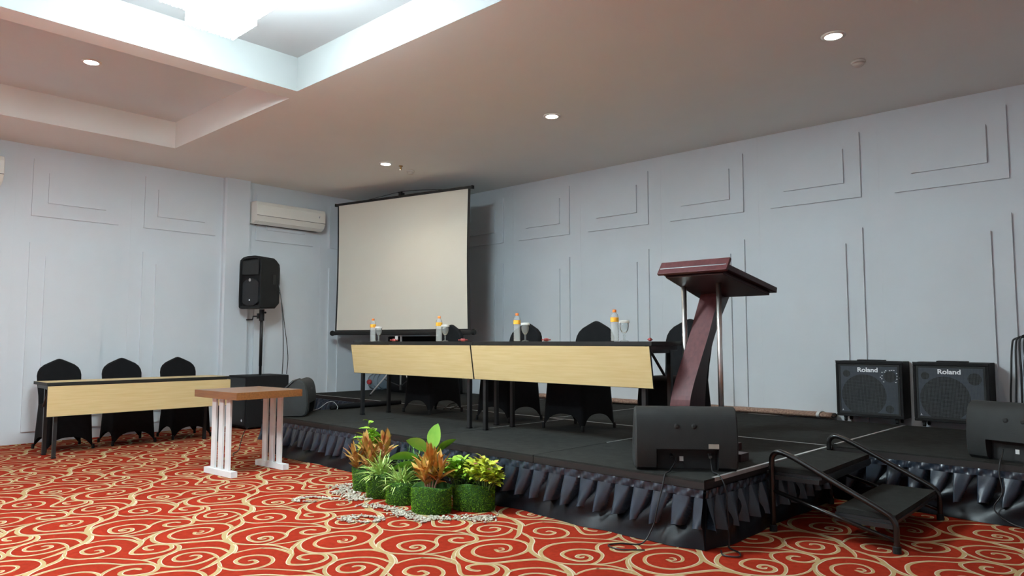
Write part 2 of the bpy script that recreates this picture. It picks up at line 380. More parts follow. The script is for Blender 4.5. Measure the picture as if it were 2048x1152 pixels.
dl = thing('ceiling_downlight', 'round downlight in the lower, unlit ceiling recess on the left', 'downlight', (-7.15, 2.08, ZT), 0, 'recessed ceiling downlights')
bm = NB(); lathe(bm, [(.060, -.001), (.085, -.001), (.085, -.008), (.060, -.012)], 28, cap=False); obj('trim_ring', bm, M['ceil'], dl, True)
bm = NB(); lathe(bm, [(.060, -.002), (.060, -.010)], 28); obj('lens', bm, M['lamp'], dl)
DLS = [(-7.20, 5.47, 'round downlight in the flat ceiling in front of the projection screen'),
       (-4.43, 5.41, 'round downlight in the flat ceiling above the long stage tables'),
       (-1.71, 5.36, 'round downlight at upper right beside the lone smoke detector')]
for x, y, l in DLS: dup(dl, (x, y, ZC), 0, l)
for x, y, z, p in ((-7.15, 2.08, ZT, 14), (-7.20, 5.47, ZC, 30), (-4.43, 5.41, ZC, 30), (-1.71, 5.36, ZC, 30)):
    li = bpy.data.lights.new('downlight_beam', 'SPOT'); li.energy = p; li.color = (1, .86, .68); li.spot_size = R(130); li.spot_blend = .8; li.shadow_soft_size = .05
    lo = bpy.data.objects.new('downlight_beam', li); COL.objects.link(lo); lo.location = (x, y, z - .03)

def detector(x, y, label):
    t = thing('smoke_detector', label, 'smoke detector', (x, y, ZC), 0, 'ceiling smoke detectors')
    bm = NB(); lathe(bm, [(.052, 0), (.055, -.012), (.050, -.018)], 24); obj('base', bm, M['sensor'], t, True)
    bm = NB(); lathe(bm, [(.044, -.018), (.042, -.034), (.030, -.044), (.004, -.046)], 24); obj('cover', bm, M['sensor'], t, True)
detector(-7.27, 5.93, 'small round smoke detector near the sprinkler by the projection screen')
detector(-1.73, 6.0, 'small round smoke detector at upper right, alone behind the brightest downlight')
t = thing('fire_sprinkler', 'tiny brass fire sprinkler head between downlight and smoke detector', 'sprinkler', (-7.16, 5.68, ZC))
bm = NB(); lathe(bm, [(.028, 0), (.028, -.006), (.012, -.010)], 18); obj('escutcheon', bm, M['brass'], t, True)
bm = NB(); cyl(bm, (0, 0, -.008), (0, 0, -.05), .007, 10); tube(bm, [(.006, 0, -.012), (.016, 0, -.03), (.004, 0, -.052)], .003, 6); tube(bm, [(-.006, 0, -.012), (-.016, 0, -.03), (-.004, 0, -.052)], .003, 6)
obj('body', bm, M['brass'], t)
bm = NB(); lathe(bm, [(.018, -.052), (.018, -.055)], 12); obj('deflector', bm, M['chrome'], t)

# ------------------------------------------------------------------ air conditioners on the left wall
ac = thing('air_conditioner', 'cream wall air conditioner right of the pillar, above the standing loudspeaker', 'air conditioner', (XL + .022, 5.385, 2.80), 0, 'wall air conditioners')
h = .55
prof = [(0, 0.0), (.10, -.01), (.175, .03), (.215, .10), (.215, .25), (.195, .295), (.16, .305), (0, .305)]
bm = NB(); loft(bm, [[(p[0], -h, p[1]) for p in prof], [(p[0], h, p[1]) for p in prof]]); obj('casing', bm, M['acwhite'], ac, bevel=.008)
bm = NB(); prism(bm, [(.105, -.014), (.178, .027), (.174, .034), (.10, -.006)], 'y', -h + .05, h - .05)
bmesh.ops.transform(bm, matrix=Matrix(((1, 0, 0, 0), (0, 1, 0, 0), (0, 0, 1, 0), (0, 0, 0, 1))), verts=bm.verts[:])
obj('air_flap', bm, M['acwhite'], ac, bevel=.002)
bm = NB(); prism(bm, [(.03, -.0115), (.095, -.016), (.095, -.010), (.03, -.004)], 'y', -h + .06, h - .06); obj('air_slot', bm, M['dark'], ac)
bm = NB(); prism(bm, [(.213, .098), (.2165, .1), (.2165, .104), (.213, .104)], 'y', -h + .004, h - .004); obj('panel_seam', bm, M['dark'], ac)
bm = NB(); disc(bm, (.2165, h - .11, .19), (1, 0, 0), .022, 20); obj('round_badge', bm, M['paper'], ac)
bm = NB(); tube(bm, [(.2172, h - .105, .205), (.2172, h - .10, .196), (.2172, h - .112, .188), (.2172, h - .104, .176)], .003, 6)
obj('badge_mark', bm, M['dark'], ac)
a2 = dup(ac, (XL + .022, 1.35, 2.86), 0, 'cream air conditioner cut off by the left edge of the view')

# ------------------------------------------------------------------ the stage
SZ = .378
SO = Vector((-1.917, 3.645, 0)); SA = R(-1.85)
MW, MD = 1.281, 1.845
def ST(x, y, z=0):
    """stage-local (x right, y back, measured from the front right corner) to room coordinates"""
    return Vector((SO.x + x * math.cos(SA) - y * math.sin(SA), SO.y + x * math.sin(SA) + y * math.cos(SA), z))

def deck(x0, x1, y0, y1, label, light=(), skirted=()):
    c = ST(x0, y0); w, d = x1 - x0, y1 - y0
    t = thing('stage_deck', label, 'stage platform', (c.x, c.y, 0), SA, 'stage platform modules')
    g = .003
    bm = NB(); box(bm, g, w - g, g, d - g, SZ - .012, SZ); obj('carpet_top', bm, M['deck'], t)
    bm = NB(); box(bm, g, w - g, g, d - g, SZ - .052, SZ - .0125); obj('deck_edge', bm, M['deckedge'], t)
    for side in light:
        bm = NB(); e = .0085
        if side == 'f': box(bm, g, w - g, .001, e, SZ - .02, SZ + .0015)
        if side == 'F': box(bm, g, w - g, .001, .0035, SZ - .004, SZ + .0006)
        if side == 'b': box(bm, g, w - g, d - e, d - .001, SZ - .02, SZ + .0015)
        if side == 'l': box(bm, .001, e, g, d - g, SZ - .02, SZ + .0015)
        if side == 'r': box(bm, w - e, w - .001, g, d - g, SZ - .02, SZ + .0015)
        if side == 'R': box(bm, w - .022, w - .001, .12, d - g, SZ - .02, SZ + .0015)
        if side == 'r2': box(bm, w - e, w - .001, d * .45, d - g, SZ - .02, SZ + .0015)
        obj('metal_edge_strip', bm, M['alu'], t)
    for (x, y) in ((.06, .06), (w - .06, .06), (.06, d - .06), (w - .06, d - .06)):
        bm = NB(); box(bm, x - .025, x + .025, y - .025, y + .025, .001, SZ - .052); obj('leg', bm, M['metal'], t)
deck(-MW, 0, 0, MD, 'front right carpeted stage platform under the lectern and central monitor wedge', ('b', 'R'))
deck(-2 * MW, -MW, 0, MD, 'second front stage platform from the right, under the right end of the tables', ('b', 'r2'))
deck(-3 * MW, -2 * MW, 0, MD, 'third front stage platform from the right, under the table joint', ('b', 'r2'))
deck(-4 * MW, -3 * MW, 0, MD, 'front left carpeted stage platform under the left end of the tables')
deck(-7.53, -4.35, MD, 2 * MD - .115, 'rear left stage platform against the panelled left wall, under the screen', ('F', 'r'))
deck(-4.35, -2.72, MD, 2 * MD - .06, 'rear stage platform behind the left table', ('r', 'f'))
deck(-2.72, -.01, MD, 2 * MD - .06, 'rear stage platform between the table and the white wall', ('f', 'R'))
deck(0, 2.9, MD, 2 * MD - .06, 'rear right stage platform carrying the two instrument amplifiers')

def skirt(label, x0, y0, ang, length, phase=0.0, pitch=.134, flare=.045, seed=1, ends=(1, 1)):
    """pleated satin valance over a plain under-cloth, hung below the deck edge; local x along the run, -y outwards"""
    rr = random.Random(seed)
    t = thing('stage_skirt', label, 'stage skirt', ST(x0, y0, 0), SA + ang)
    top = SZ - .050; band = .044
    S = 18; n = int(length / pitch * S); us = [length * i / n for i in range(n + 1)]
    ws = [rr.random() for _ in range(int(length / pitch) + 4)]
    def ss(a, b, x):
        k = min(1, max(0, (x - a) / (b - a))); return k * k * (3 - 2 * k)
    bm = NB(); rows = []
    for j in range(6):
        v = j / 5; z = top - band * v
        row = []
        for u in us:
            q = u / pitch + phase; k = int(q); p = q - k; w = ws[k % len(ws)]
            tuck = -.010 * (1 - ss(0, .05, min(p, 1 - p)))
            row.append((u, -.016 - tuck - .0035 * math.sin(u * 150 + 9 * w) * math.sin(PI * v) - .003 * math.sin(u * 61 + 5 * v), z))
        rows.append(row)
    loft(bm, rows, close=False); obj('header_band', bm, M['satin'], t, True)
    bm = NB(); rows = []; RN = 11
    for j in range(RN + 1):
        v = j / RN; row = []
        for u in us:
            q = u / pitch + phase; k = int(q); p = q - k; w = ws[k % len(ws)]
            wid = .88 - (.44 + .14 * w) * v
            face = ss(.0, .05, p) * (1 - ss(wid, wid + .07, p))
            out = .045 - (.063 + .038 * v + .014 * w * v) * face * (1 - .45 * p * v)
            zb = .118 - .022 * w + .012 * math.sin(6 * p)
            z = (top - band) * (1 - v) + zb * v
            row.append((u, out - (.009 * math.sin(PI * min(1, p / wid)) + .006 * math.sin(8 * p + 4 * v + w * 6)) * (.3 + v) * face, z))
        rows.append(row)
    loft(bm, rows, close=False); obj('pleated_valance', bm, M['satin'], t, True)
    bm = NB(); rows = []
    for j in range(13):
        v = j / 12; row = []
        for u in us:
            f = math.sin(u * 7.1 + seed) * .5 + math.sin(u * 3.3 + 2.2 * v + seed) * .5 + .30 * math.sin(u * 17 + 4 * v)
            e = (ss(0, .25, u) if ends[0] else 1) * (ss(0, .25, length - u) if ends[1] else 1)
            bul = e * (flare * (v ** 1.5) * (1.0 + .55 * f) + .034 * math.sin(PI * v) ** 2 * math.sin(u * 14 + 7 * v))
            row.append((u, .030 - .03 * v - max(-.02, bul), top - .01 - (top - .013) * v))
        rows.append(row)
    loft(bm, rows, close=False); obj('under_cloth', bm, M['satinshade'], t, True)
    return t
skirt('long pleated black satin skirt along the front of the stage', -4 * MW, 0, 0, 4 * MW, .2, seed=3)
skirt('short shaded black skirt on the stage side beside the steps', 0, -.012, R(90), MD, .1, seed=5, flare=.03)
skirt('pleated black skirt of the rear right platform, behind the steps', 0, MD, 0, 2.9, .3, seed=8)
skirt('black skirt on the left end of the stage behind the small wooden table', -4 * MW, MD, R(-90), MD, .5, seed=9, flare=.05)
skirt('black skirt of the rear left platform in the dark gap beside the stage', -7.50, MD, 0, 7.50 - 4 * MW, .5, seed=11, flare=.01)

# steps in the corner beside the stage
t = thing('stage_steps', 'black two-tread stage steps with curved tubular side rails', 'steps', (-1.860, 4.80, 0))
def tread(x0, x1, z, name='tread'):
    bm = NB(); box(bm, x0, x1, -.455, .455, z - .028, z); o = obj(name, bm, M['deck'], t)
    bm = NB(); box(bm, x0 - .006, x1 + .006, -.461, .461, z - .045, z - .029); obj('tread_edge', bm, M['metal'], o)
tread(.005, .32, SZ); tread(.40, .71, .192)
for s in (-1, 1):
    y = .495 * s
    bm = NB(); tube(bm, [(.045, y, .004), (.045, y, .25), (.045, y, .40), (.052, y, .448), (.085, y, .474), (.135, y, .466), (.22, y, .43), (.45, y, .316), (.66, y, .214), (.705, y, .182), (.722, y, .14), (.722, y, .06), (.722, y, .004)], .0165, 12, 4)
    obj('side_rail', bm, M['tube'], t, True)
    bm = NB(); tube(bm, [(.045, y, .245), (.722, y, .062)], .0125, 10); obj('lower_bar', bm, M['tube'], t, True)
    for x in (.045, .722):
        bm = NB(); lathe(bm, [(.022, .001), (.022, .035), (.018, .04)], 14, (x, y, 0)); obj('rubber_foot', bm, M['plastic'], t)
bm = NB(); box(bm, .03, .32, -.49, -.46, SZ - .07, SZ - .046); box(bm, .03, .32, .46, .49, SZ - .07, SZ - .046); box(bm, .30, .32, -.46, .46, SZ - .075, SZ - .048); obj('upper_frame', bm, M['metal'], t)
bm = NB(); box(bm, .40, .71, -.49, -.46, .122, .146); box(bm, .40, .71, .46, .49, .122, .146); box(bm, .40, .42, -.46, .46, .12, .144); obj('lower_frame', bm, M['metal'], t)

# ------------------------------------------------------------------ covered banquet chairs
def covered_chair(label, loc, rz, group):
    t = thing('banquet_chair', label, 'chair', loc, rz, group)
    bm = NB(); rings = []; N = 13
    for j in range(10):
        v = j / 9; ring = []
        for side in range(4):
            for i in range(N - 1):
                s = -1 + 2 * i / (N - 1)
                hh = .205 + .028 * v
                arch = 0 if abs(s) > .9 else .125 * (1 - (abs(s) / .9) ** 2.6) ** .7
                zb = .012 + arch
                sag = .030 * v * (1 - s * s)
                z = .465 * (1 - v) + zb * v
                r = hh - sag - .016 * (abs(s) ** 14)
                a = hh * s * (1 - .03 * abs(s) ** 8)
                x, y = ((a, -r), (r, a), (-a, r), (-r, -a))[side]
                ring.append((x, y, z))
        rings.append(ring)
    rv = loft(bm, rings, cap=False)
    top = rv[0]; inner = [bm.verts.new((v.co.x * .8, v.co.y * .8, .485)) for v in top]
    for i in range(len(top)):
        j = (i + 1) % len(top); bm.faces.new((top[j], top[i], inner[i], inner[j]))
    bm.faces.new(inner[::-1])
    obj('seat_cover', bm, M['spandex'], t, True)
    half = [(0, .950), (.025, .944), (.085, .916), (.145, .886), (.183, .853), (.204, .815), (.212, .77), (.208, .68), (.198, .56), (.196, .44)]
    out = half + [(-x, z) for x, z in half[:0:-1]]
    bm = NB(); lean = lambda z: .180 + (z - .44) * .16
    loft(bm, [[(x * .96, lean(z) - .026, z - (.006 if z > .8 else 0)) for x, z in out], [(x, lean(z) - .010, z) for x, z in out], [(x, lean(z) + .014, z) for x, z in out], [(x * .96, lean(z) + .028, z - (.006 if z > .8 else 0)) for x, z in out]])
    obj('back_cover', bm, M['spandex'], t, bevel=.006)
    for sx in (-1, 1):
        for sy in (-1, 1):
            bm = NB(); lathe(bm, [(.014, .001), (.016, .02), (.013, .05)], 10, (.222 * sx, .222 * sy, 0)); obj('leg_foot', bm, M['plastic'], t)
    return t
G1 = 'covered chairs behind the left table'; G2 = 'covered chairs behind the stage tables'
c0 = covered_chair('black covered chair by the left wall, nearest the left edge of the photo', (-8.765, 2.445, 0), R(90), G1)
dup(c0, (-8.775, 3.085, 0), R(90), 'black covered chair in the middle of the three by the left wall', G1)
dup(c0, (-8.795, 3.735, 0), R(90), 'black covered chair by the left wall, nearest the black subwoofer', G1)
dup(c0, (-5.92, 5.17, SZ), R(-2), 'black covered chair on stage, leftmost behind the long tables', G2)
dup(c0, (-4.79, 5.17, SZ), R(-2), 'black covered chair on stage behind the joint of the two tables', G2)
dup(c0, (-3.89, 5.11, SZ), R(-2), 'black covered chair on stage behind the right table, left of the lectern', G2)
dup(c0, (-2.945, 5.12, SZ), R(-3), 'black covered chair on stage half hidden behind the lectern column', G2)

# ------------------------------------------------------------------ folding conference tables (front = -y)
def folding_table(label, loc, rz, L, H, group, panel=None, tilt=.045, inset=.10):
    t = thing('folding_table', label, 'table', loc, rz, group)
    D = .45; x = L / 2
    bm = NB(); box(bm, -x + .006, x - .006, -D / 2 + .006, D / 2 - .006, H - .026, H); obj('tabletop', bm, M['maple'], t)
    bm = NB()
    for a in ((-x, x, -D / 2, -D / 2 + .006), (-x, x, D / 2 - .006, D / 2), (-x, -x + .006, -D / 2 + .006, D / 2 - .006), (x - .006, x, -D / 2 + .006, D / 2 - .006)):
        box(bm, *a, H - .029, H + .0005)
    obj('edge_band', bm, M['blackedge'], t)
    p0, p1 = panel or (-x, x)
    pt, pb = H - .034, H - .325
    bm = NB(); y = -D / 2 - .014
    v = box(bm, p0 + .003, p1 - .003, y - .012, y + .002, pb, pt)
    for k in v:
        if k.co.z < (pt + pb) / 2: k.co.y += tilt
    o = obj('modesty_panel', bm, M['maple'], t)
    bm = NB()
    for a, b in ((p0, p0 + .003), (p1 - .003, p1)):
        v = box(bm, a, b, y - .012, y + .002, pb, pt)
        for k in v:
            if k.co.z < (pt + pb) / 2: k.co.y += tilt
    v = box(bm, p0, p1, y - .012 + tilt, y + .002 + tilt, pb - .003, pb)
    obj('panel_edge', bm, M['blackedge'], o)
    for sx in (-1, 1):
        for y in (-.165, .165):
            bm = NB(); box(bm, sx * (x - inset) - .016, sx * (x - inset) + .016, y - .016, y + .016, .012, H - .03); l = obj('leg', bm, M['metal'], t)
            bm = NB(); box(bm, sx * (x - inset) - .019, sx * (x - inset) + .019, y - .019, y + .019, .001, .014); obj('foot_cap', bm, M['plastic'], l)
        bm = NB(); box(bm, sx * (x - inset) - .012, sx * (x - inset) + .012, -.149, .149, H - .085, H - .03); obj('end_rail', bm, M['metal'], t)
        bm = NB(); tube(bm, [(sx * (x - .03), -.20, H - .06), (sx * (x - .03), -.02, H - .24)], .010, 8); box(bm, sx * (x - .03) - .012, sx * (x - .03) + .012, -.21, .14, H - .062, H - .03); obj('panel_bracket', bm, M['metal'], t)
    bm = NB(); box(bm, -x + inset, x - inset, .15, .18, H - .075, H - .03); obj('rear_rail', bm, M['metal'], t)
    return t
G3 = 'folding conference tables with light wood front panels'
folding_table('light wood folding table on the carpet by the left wall', (-8.245, 2.99, 0), R(90), 1.83, .74, G3, tilt=-.005)
folding_table('left folding table of the pair on the stage', ST(-3.512, .86, SZ), SA, 1.86, .762, G3, panel=(-.935, .925))
folding_table('right folding table of the pair on the stage, nearer the lectern', ST(-1.662, .86, SZ), SA, 1.83, .762, G3, panel=(-.915, .915))

# ------------------------------------------------------------------ small side table
t = thing('side_table', 'small brown wooden table on white slatted legs, standing on the carpet', 'table', (-6.06, 3.13, 0), R(3.5))
bm = NB(); box(bm, -.345, .345, -.312, .312, .655, .715); o = obj('tabletop', bm, M['walnut'], t)
bm = NB()
for a in ((-.349, .349, -.316, -.312), (-.349, .349, .312, .316), (-.349, -.345, -.312, .312), (.345, .349, -.312, .312)): box(bm, *a, .654, .7145)
obj('edge_band', bm, M['walnutedge'], o)
for s in (-1, 1):
    y = .247 * s
    bm = NB(); box(bm, -.225, .225, y - .028, y + .028, .002, .050); obj('foot_bar', bm, M['white'], t)
    for k in (-1, 0, 1):
        bm = NB(); box(bm, k * .116 - .033, k * .116 + .033, y - .009, y + .009, .050, .655); obj('leg_slat', bm, M['white'], t)

# ------------------------------------------------------------------ lectern
t = thing('lectern', 'mahogany lectern with curved column and two chrome poles on the stage', 'lectern', (-2.40, 4.66, SZ))
LO = Vector((-2.40, 4.66, SZ))
def L(bm): bmesh.ops.translate(bm, verts=bm.verts[:], vec=-LO); return bm
bm = NB(); prism(bm, [(-2.635, 4.345), (-2.03, 4.345), (-2.03, 4.46), (-2.262, 4.47), (-2.262, 4.86), (-2.635, 4.86)], 'z', SZ + .001, SZ + .050); obj('base', L(bm), M['mahogdark'], t)
fc = [(4.395, .42), (4.405, .60), (4.425, .74), (4.48, .85), (4.545, .95), (4.634, 1.08), (4.72, 1.21), (4.80, 1.345), (4.875, 1.47), (4.885, 1.50)]
bc = [(4.62, .42), (4.625, .60), (4.645, .78), (4.68, .93), (4.735, 1.07), (4.815, 1.20), (4.91, 1.32), (5.0, 1.42), (5.04, 1.465), (5.05, 1.47)]
fs = catmull([(y, z, 0) for y, z in fc], 4); bs = catmull([(y, z, 0) for y, z in bc], 4)
bm = NB(); loft(bm, [[(-2.57, f.x, f.y), (-2.42, f.x, f.y), (-2.42, b.x, b.y), (-2.57, b.x, b.y)] for f, b in zip(fs, bs)])
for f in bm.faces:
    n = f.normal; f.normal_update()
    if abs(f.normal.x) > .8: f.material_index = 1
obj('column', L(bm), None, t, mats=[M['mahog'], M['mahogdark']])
def slab(q, th, name, m, mats=None):
    q = [Vector(v) for v in q]; n = (q[1] - q[0]).cross(q[3] - q[0]).normalized()
    bm = NB(); loft(bm, [q, [v + n * th for v in q]]); return obj(name, L(bm), m, t, bevel=.004)
slab([(-2.625, 4.475, 1.592), (-2.185, 4.475, 1.592), (-2.085, 4.985, 1.468), (-2.635, 4.985, 1.468)], .026, 'under_board', M['mahogdark'])
slab([(-2.655, 4.445, 1.624), (-2.15, 4.445, 1.624), (-2.045, 5.02, 1.486), (-2.665, 5.02, 1.486)], .040, 'desktop', M['mahogdark'])
bm = NB(); prism(bm, [(4.425, 1.618), (4.445, 1.606), (4.512, 1.693), (4.492, 1.705)], 'x', -2.665, -2.140); obj('front_lip', L(bm), M['mahog'], t, bevel=.003)
for x, y, zt in ((-2.605, 4.70, 1.545), (-2.312, 4.66, 1.555)):
    bm = NB(); cyl(bm, (x, y, SZ + .05), (x, y, zt), .0185, 18); o = obj('pole', L(bm), M['chrome'], t, True)
    bm = NB(); lathe(bm, [(.03, SZ + .052), (.03, SZ + .060), (.02, SZ + .066)], 18, (x, y, 0)); obj('pole_flange', L(bm), M['chrome'], o)

# ------------------------------------------------------------------ projection screen on its tripod
SCX, SCY, SCA = -7.945, 6.295, R(11.3)
t = thing('projection_screen', 'large white tripod projection screen with black borders in the stage corner', 'projection screen', (SCX, SCY, SZ), SCA)
z0, z1 = 1.262 - SZ, 3.185 - SZ
bm = NB(); box(bm, -1.245, 1.245, -.015, .02, z1 - .012, z1 + .022); obj('top_bar', bm, M['screenblack'], t)
for s in (-1, 1):
    bm = NB(); box(bm, 1.245 * s - .012, 1.245 * s + .012, -.02, .025, z1 - .016, z1 + .026); obj('bar_end_cap', bm, M['plastic'], t)
bm = NB(); cyl(bm, (-1.27, 0, z0), (1.27, 0, z0), .030, 18); box(bm, -1.25, 1.25, -.028, .03, z0 - .02, z0 + .012); obj('roller_case', bm, M['screenblack'], t, False)
for s in (-1, 1):
    bm = NB(); lathe(bm, [(.036, -.02), (.04, 0), (.036, .02)], 18); bmesh.ops.rotate(bm, verts=bm.verts[:], matrix=Matrix.Rotation(R(90), 3, 'Y')); bmesh.ops.translate(bm, verts=bm.verts[:], vec=(1.275 * s, 0, z0)); obj('case_end_cap', bm, M['plastic'], t)
def sheet(x0b, x1b, x0t, x1t, za, zb, y, name, m, par):
    bm = NB(); N = 14; rows = []
    for j in range(N + 1):
        v = j / N; w = 1 - .012 * math.sin(PI * v)
        rows.append([((x0b + (x0t - x0b) * v + (x1b - x0b + (x1t - x0t - x1b + x0b) * v) * i / 10 - 0) * w, y + .004 * math.sin(PI * v) * math.cos(i), za + (zb - za) * v) for i in range(11)])
    loft(bm, rows, close=False); return obj(name, bm, m, par, True)
fb = sheet(-1.225, 1.225, -1.215, 1.215, z0 + .02, z1, .0, 'screen_border', M['screenblack'], t)
sheet(-1.185, 1.185, -1.180, 1.180, z0 + .045, z1 - .012, -.008, 'screen_fabric', M['screen'], t)
bm = NB(); cyl(bm, (.0, .06, .10), (.0, .06, z1 + .02), .014, 10); obj('centre_pole', bm, M['legwhite'], t, True)
bm = NB(); box(bm, -.02, .02, -.01, .075, z1 + .022, z1 + .07); box(bm, -.045, .02, .0, .03, z1 + .065, z1 + .08); obj('top_hook', bm, M['screenblack'], t)
bm = NB(); tube(bm, [(-.62, .0, z1 + .022), (-.3, .0, z1 + .05), (0, .01, z1 + .078), (.35, .0, z1 + .062), (.75, .0, z1 + .024)], .004, 6, 4); obj('carry_strap', bm, M['screenblack'], t)
for a, b in ((-2.705, .44), (-.44, .44), (1.57, .42)):
    tip = (b * math.cos(a), .06 + b * math.sin(a), .012)
    bm = NB(); tube(bm, [(.02 * math.cos(a), .06 + .02 * math.sin(a), .50), tip], .011, 8); l = obj('tripod_leg', bm, M['legwhite'], t, True)
    bm = NB(); lathe(bm, [(.016, .001), (.018, .02), (.010, .035)], 10, tip[:2] + (0,)); obj('rubber_tip', bm, M['plastic'], l)
    bm = NB(); tube(bm, [(0, .06, .14), (tip[0] * .55, .06 + (tip[1] - .06) * .55, .235)], .006, 6); obj('leg_brace', bm, M['metal'], l)
for a, b, r_ in ((.44, .54, .024), (.085, .16, .022)):
    bm = NB(); cyl(bm, (0, .06, a), (0, .06, b), r_, 12); obj('tripod_collar', bm, M['plastic'], t)
bm = NB(); box(bm, -.022, .022, -.045, -.032, z0 - .10, z0 - .045); obj('label_tag', bm, M['paper'], t)

# ------------------------------------------------------------------ loudspeaker on its subwoofer
t = thing('subwoofer', 'tall black subwoofer box on the carpet, carrying the loudspeaker pole', 'subwoofer', (-9.095, 4.84, 0))
bm = NB(); box(bm, -.255, .255, -.305, .30, .02, .69); obj('cabinet', bm, M['tolex'], t, bevel=.012)
bm = NB(); box(bm, -.232, .232, -.318, -.306, .05, .66); g = obj('grille', bm, M['grille'], t)
bm = NB(); disc(bm, (.165, -.3195, .115), (0, -1, 0), .017, 16); obj('round_badge', bm, M['letter'], g)
bm = NB(); box(bm, .2555, .258, -.10, .10, .36, .46); obj('side_handle', bm, M['dark'], t)
for sx in (-1, 1):
    for sy in (-1, 1):
        bm = NB(); lathe(bm, [(.02, .001), (.02, .021)], 12, (.2 * sx, .24 * sy, 0)); obj('foot', bm, M['plastic'], t)
t = thing('speaker_pole', 'black height-adjustable pole between subwoofer and loudspeaker', 'speaker pole', (-9.05, 4.83, .69))
bm = NB(); cyl(bm, (0, 0, .001), (0, 0, .78), .018, 14); obj('lower_tube', bm, M['metal'], t, True)
bm = NB(); cyl(bm, (0, 0, .12), (0, 0, .87), .0215, 14); obj('upper_tube', bm, M['metal'], t, True)
bm = NB(); cyl(bm, (0, 0, .73), (0, 0, .885), .034, 14); box(bm, -.05, .0, -.045, .0, .76, .83); obj('clamp', bm, M['plastic'], t)
bm = NB(); tube(bm, [(-.03, -.04, .79), (-.09, -.075, .79), (-.10, -.08, .745), (-.17, -.13, .745)], .010, 8); obj('crank_handle', bm, M['metal'], t)
bm = NB(); lathe(bm, [(.012, 0), (.014, .03), (.008, .035)], 10); bmesh.ops.rotate(bm, verts=bm.verts[:], matrix=Matrix.Rotation(R(90), 3, 'Y')); bmesh.ops.translate(bm, verts=bm.verts[:], vec=(.035, .02, .84)); obj('lock_knob', bm, M['plastic'], t)

SPZ = 1.578
t = thing('loudspeaker', 'black plastic loudspeaker with a horn, standing high on the pole', 'loudspeaker', (-9.075, 4.83, SPZ), R(13))
ox = [(-.19, .0), (.19, .0), (.212, .02), (.216, .12), (.216, .60), (.205, .665), (.15, .70), (.06, .715), (-.06, .715), (-.15, .70), (-.205, .665), (-.216, .60), (-.216, .12), (-.212, .02)]
def ring(sc, y, dz=.36): return [(x * sc, y, dz + (z - dz) * sc) for x, z in ox]
bm = NB(); loft(bm, [ring(.82, .155), ring(.98, .07), ring(1.0, -.16), ring(.985, -.195), ring(.90, -.195), ring(.87, -.155)]); obj('cabinet', bm, M['plastic'], t)
bm = NB()
o4 = lambda a, b, c, d, y: [(a, y, c), (b, y, c), (b, y, d), (a, y, d)]
loft(bm, [o4(-.165, .165, .455, .655, -.192), o4(-.15, .15, .468, .642, -.192), o4(-.035, .035, .50, .61, -.145)], cap=True); obj('horn', bm, M['plasticgrey'], t)
bm = NB(); quad(bm, (-.034, -.1445, .50), (.034, -.1445, .50), (.034, -.1445, .61), (-.034, -.1445, .61)); obj('horn_throat', bm, M['dark'], t)
gp = [(.16 * math.cos(a), .22 + .19 * math.sin(a)) for a in [2 * PI * k / 32 for k in range(32)]]
gp = [(max(-.155, min(.155, x * 1.35)), z) for x, z in gp]
bm = NB(); loft(bm, [[(x, -.156, z) for x, z in gp], [(x * .97, -.188, .22 + (z - .22) * .97) for x, z in gp], [(x * .6, -.197, .22 + (z - .22) * .6) for x, z in gp]]); g = obj('grille', bm, M['grille'], t)
bm = NB(); disc(bm, (0, -.1985, .115), (0, -1, 0), .012, 14); obj('small_badge', bm, M['letter'], g)
bm = NB(); disc(bm, (0, -.1995, .385), (0, -1, 0), .022, 14); obj('oval_badge', bm, M['alu'], g)
bm = NB(); box(bm, .2155, .2195, .0, .05, .33, .46); obj('side_handle', bm, M['dark'], t)
for k, (e, bow) in enumerate((((-8.875, 5.055), .03), ((-8.855, 5.11), .075))):
    bm = NB(); tube(bm, [(-8.935, 5.00, 1.95 - .12 * k), (-8.90, 5.02, 1.75), (-8.87 + bow * .3, 5.03 + bow * .4, 1.35), (e[0] + .01, e[1] + bow * .1, .95), (e[0], e[1], .70)], .0055, 6, 6)
    tag(obj('speaker_cable', bm, M['metal']), ('straighter', 'more bowed')[k] + ' black cable hanging from the loudspeaker to the subwoofer top', 'cable', 'cables between loudspeaker and subwoofer')

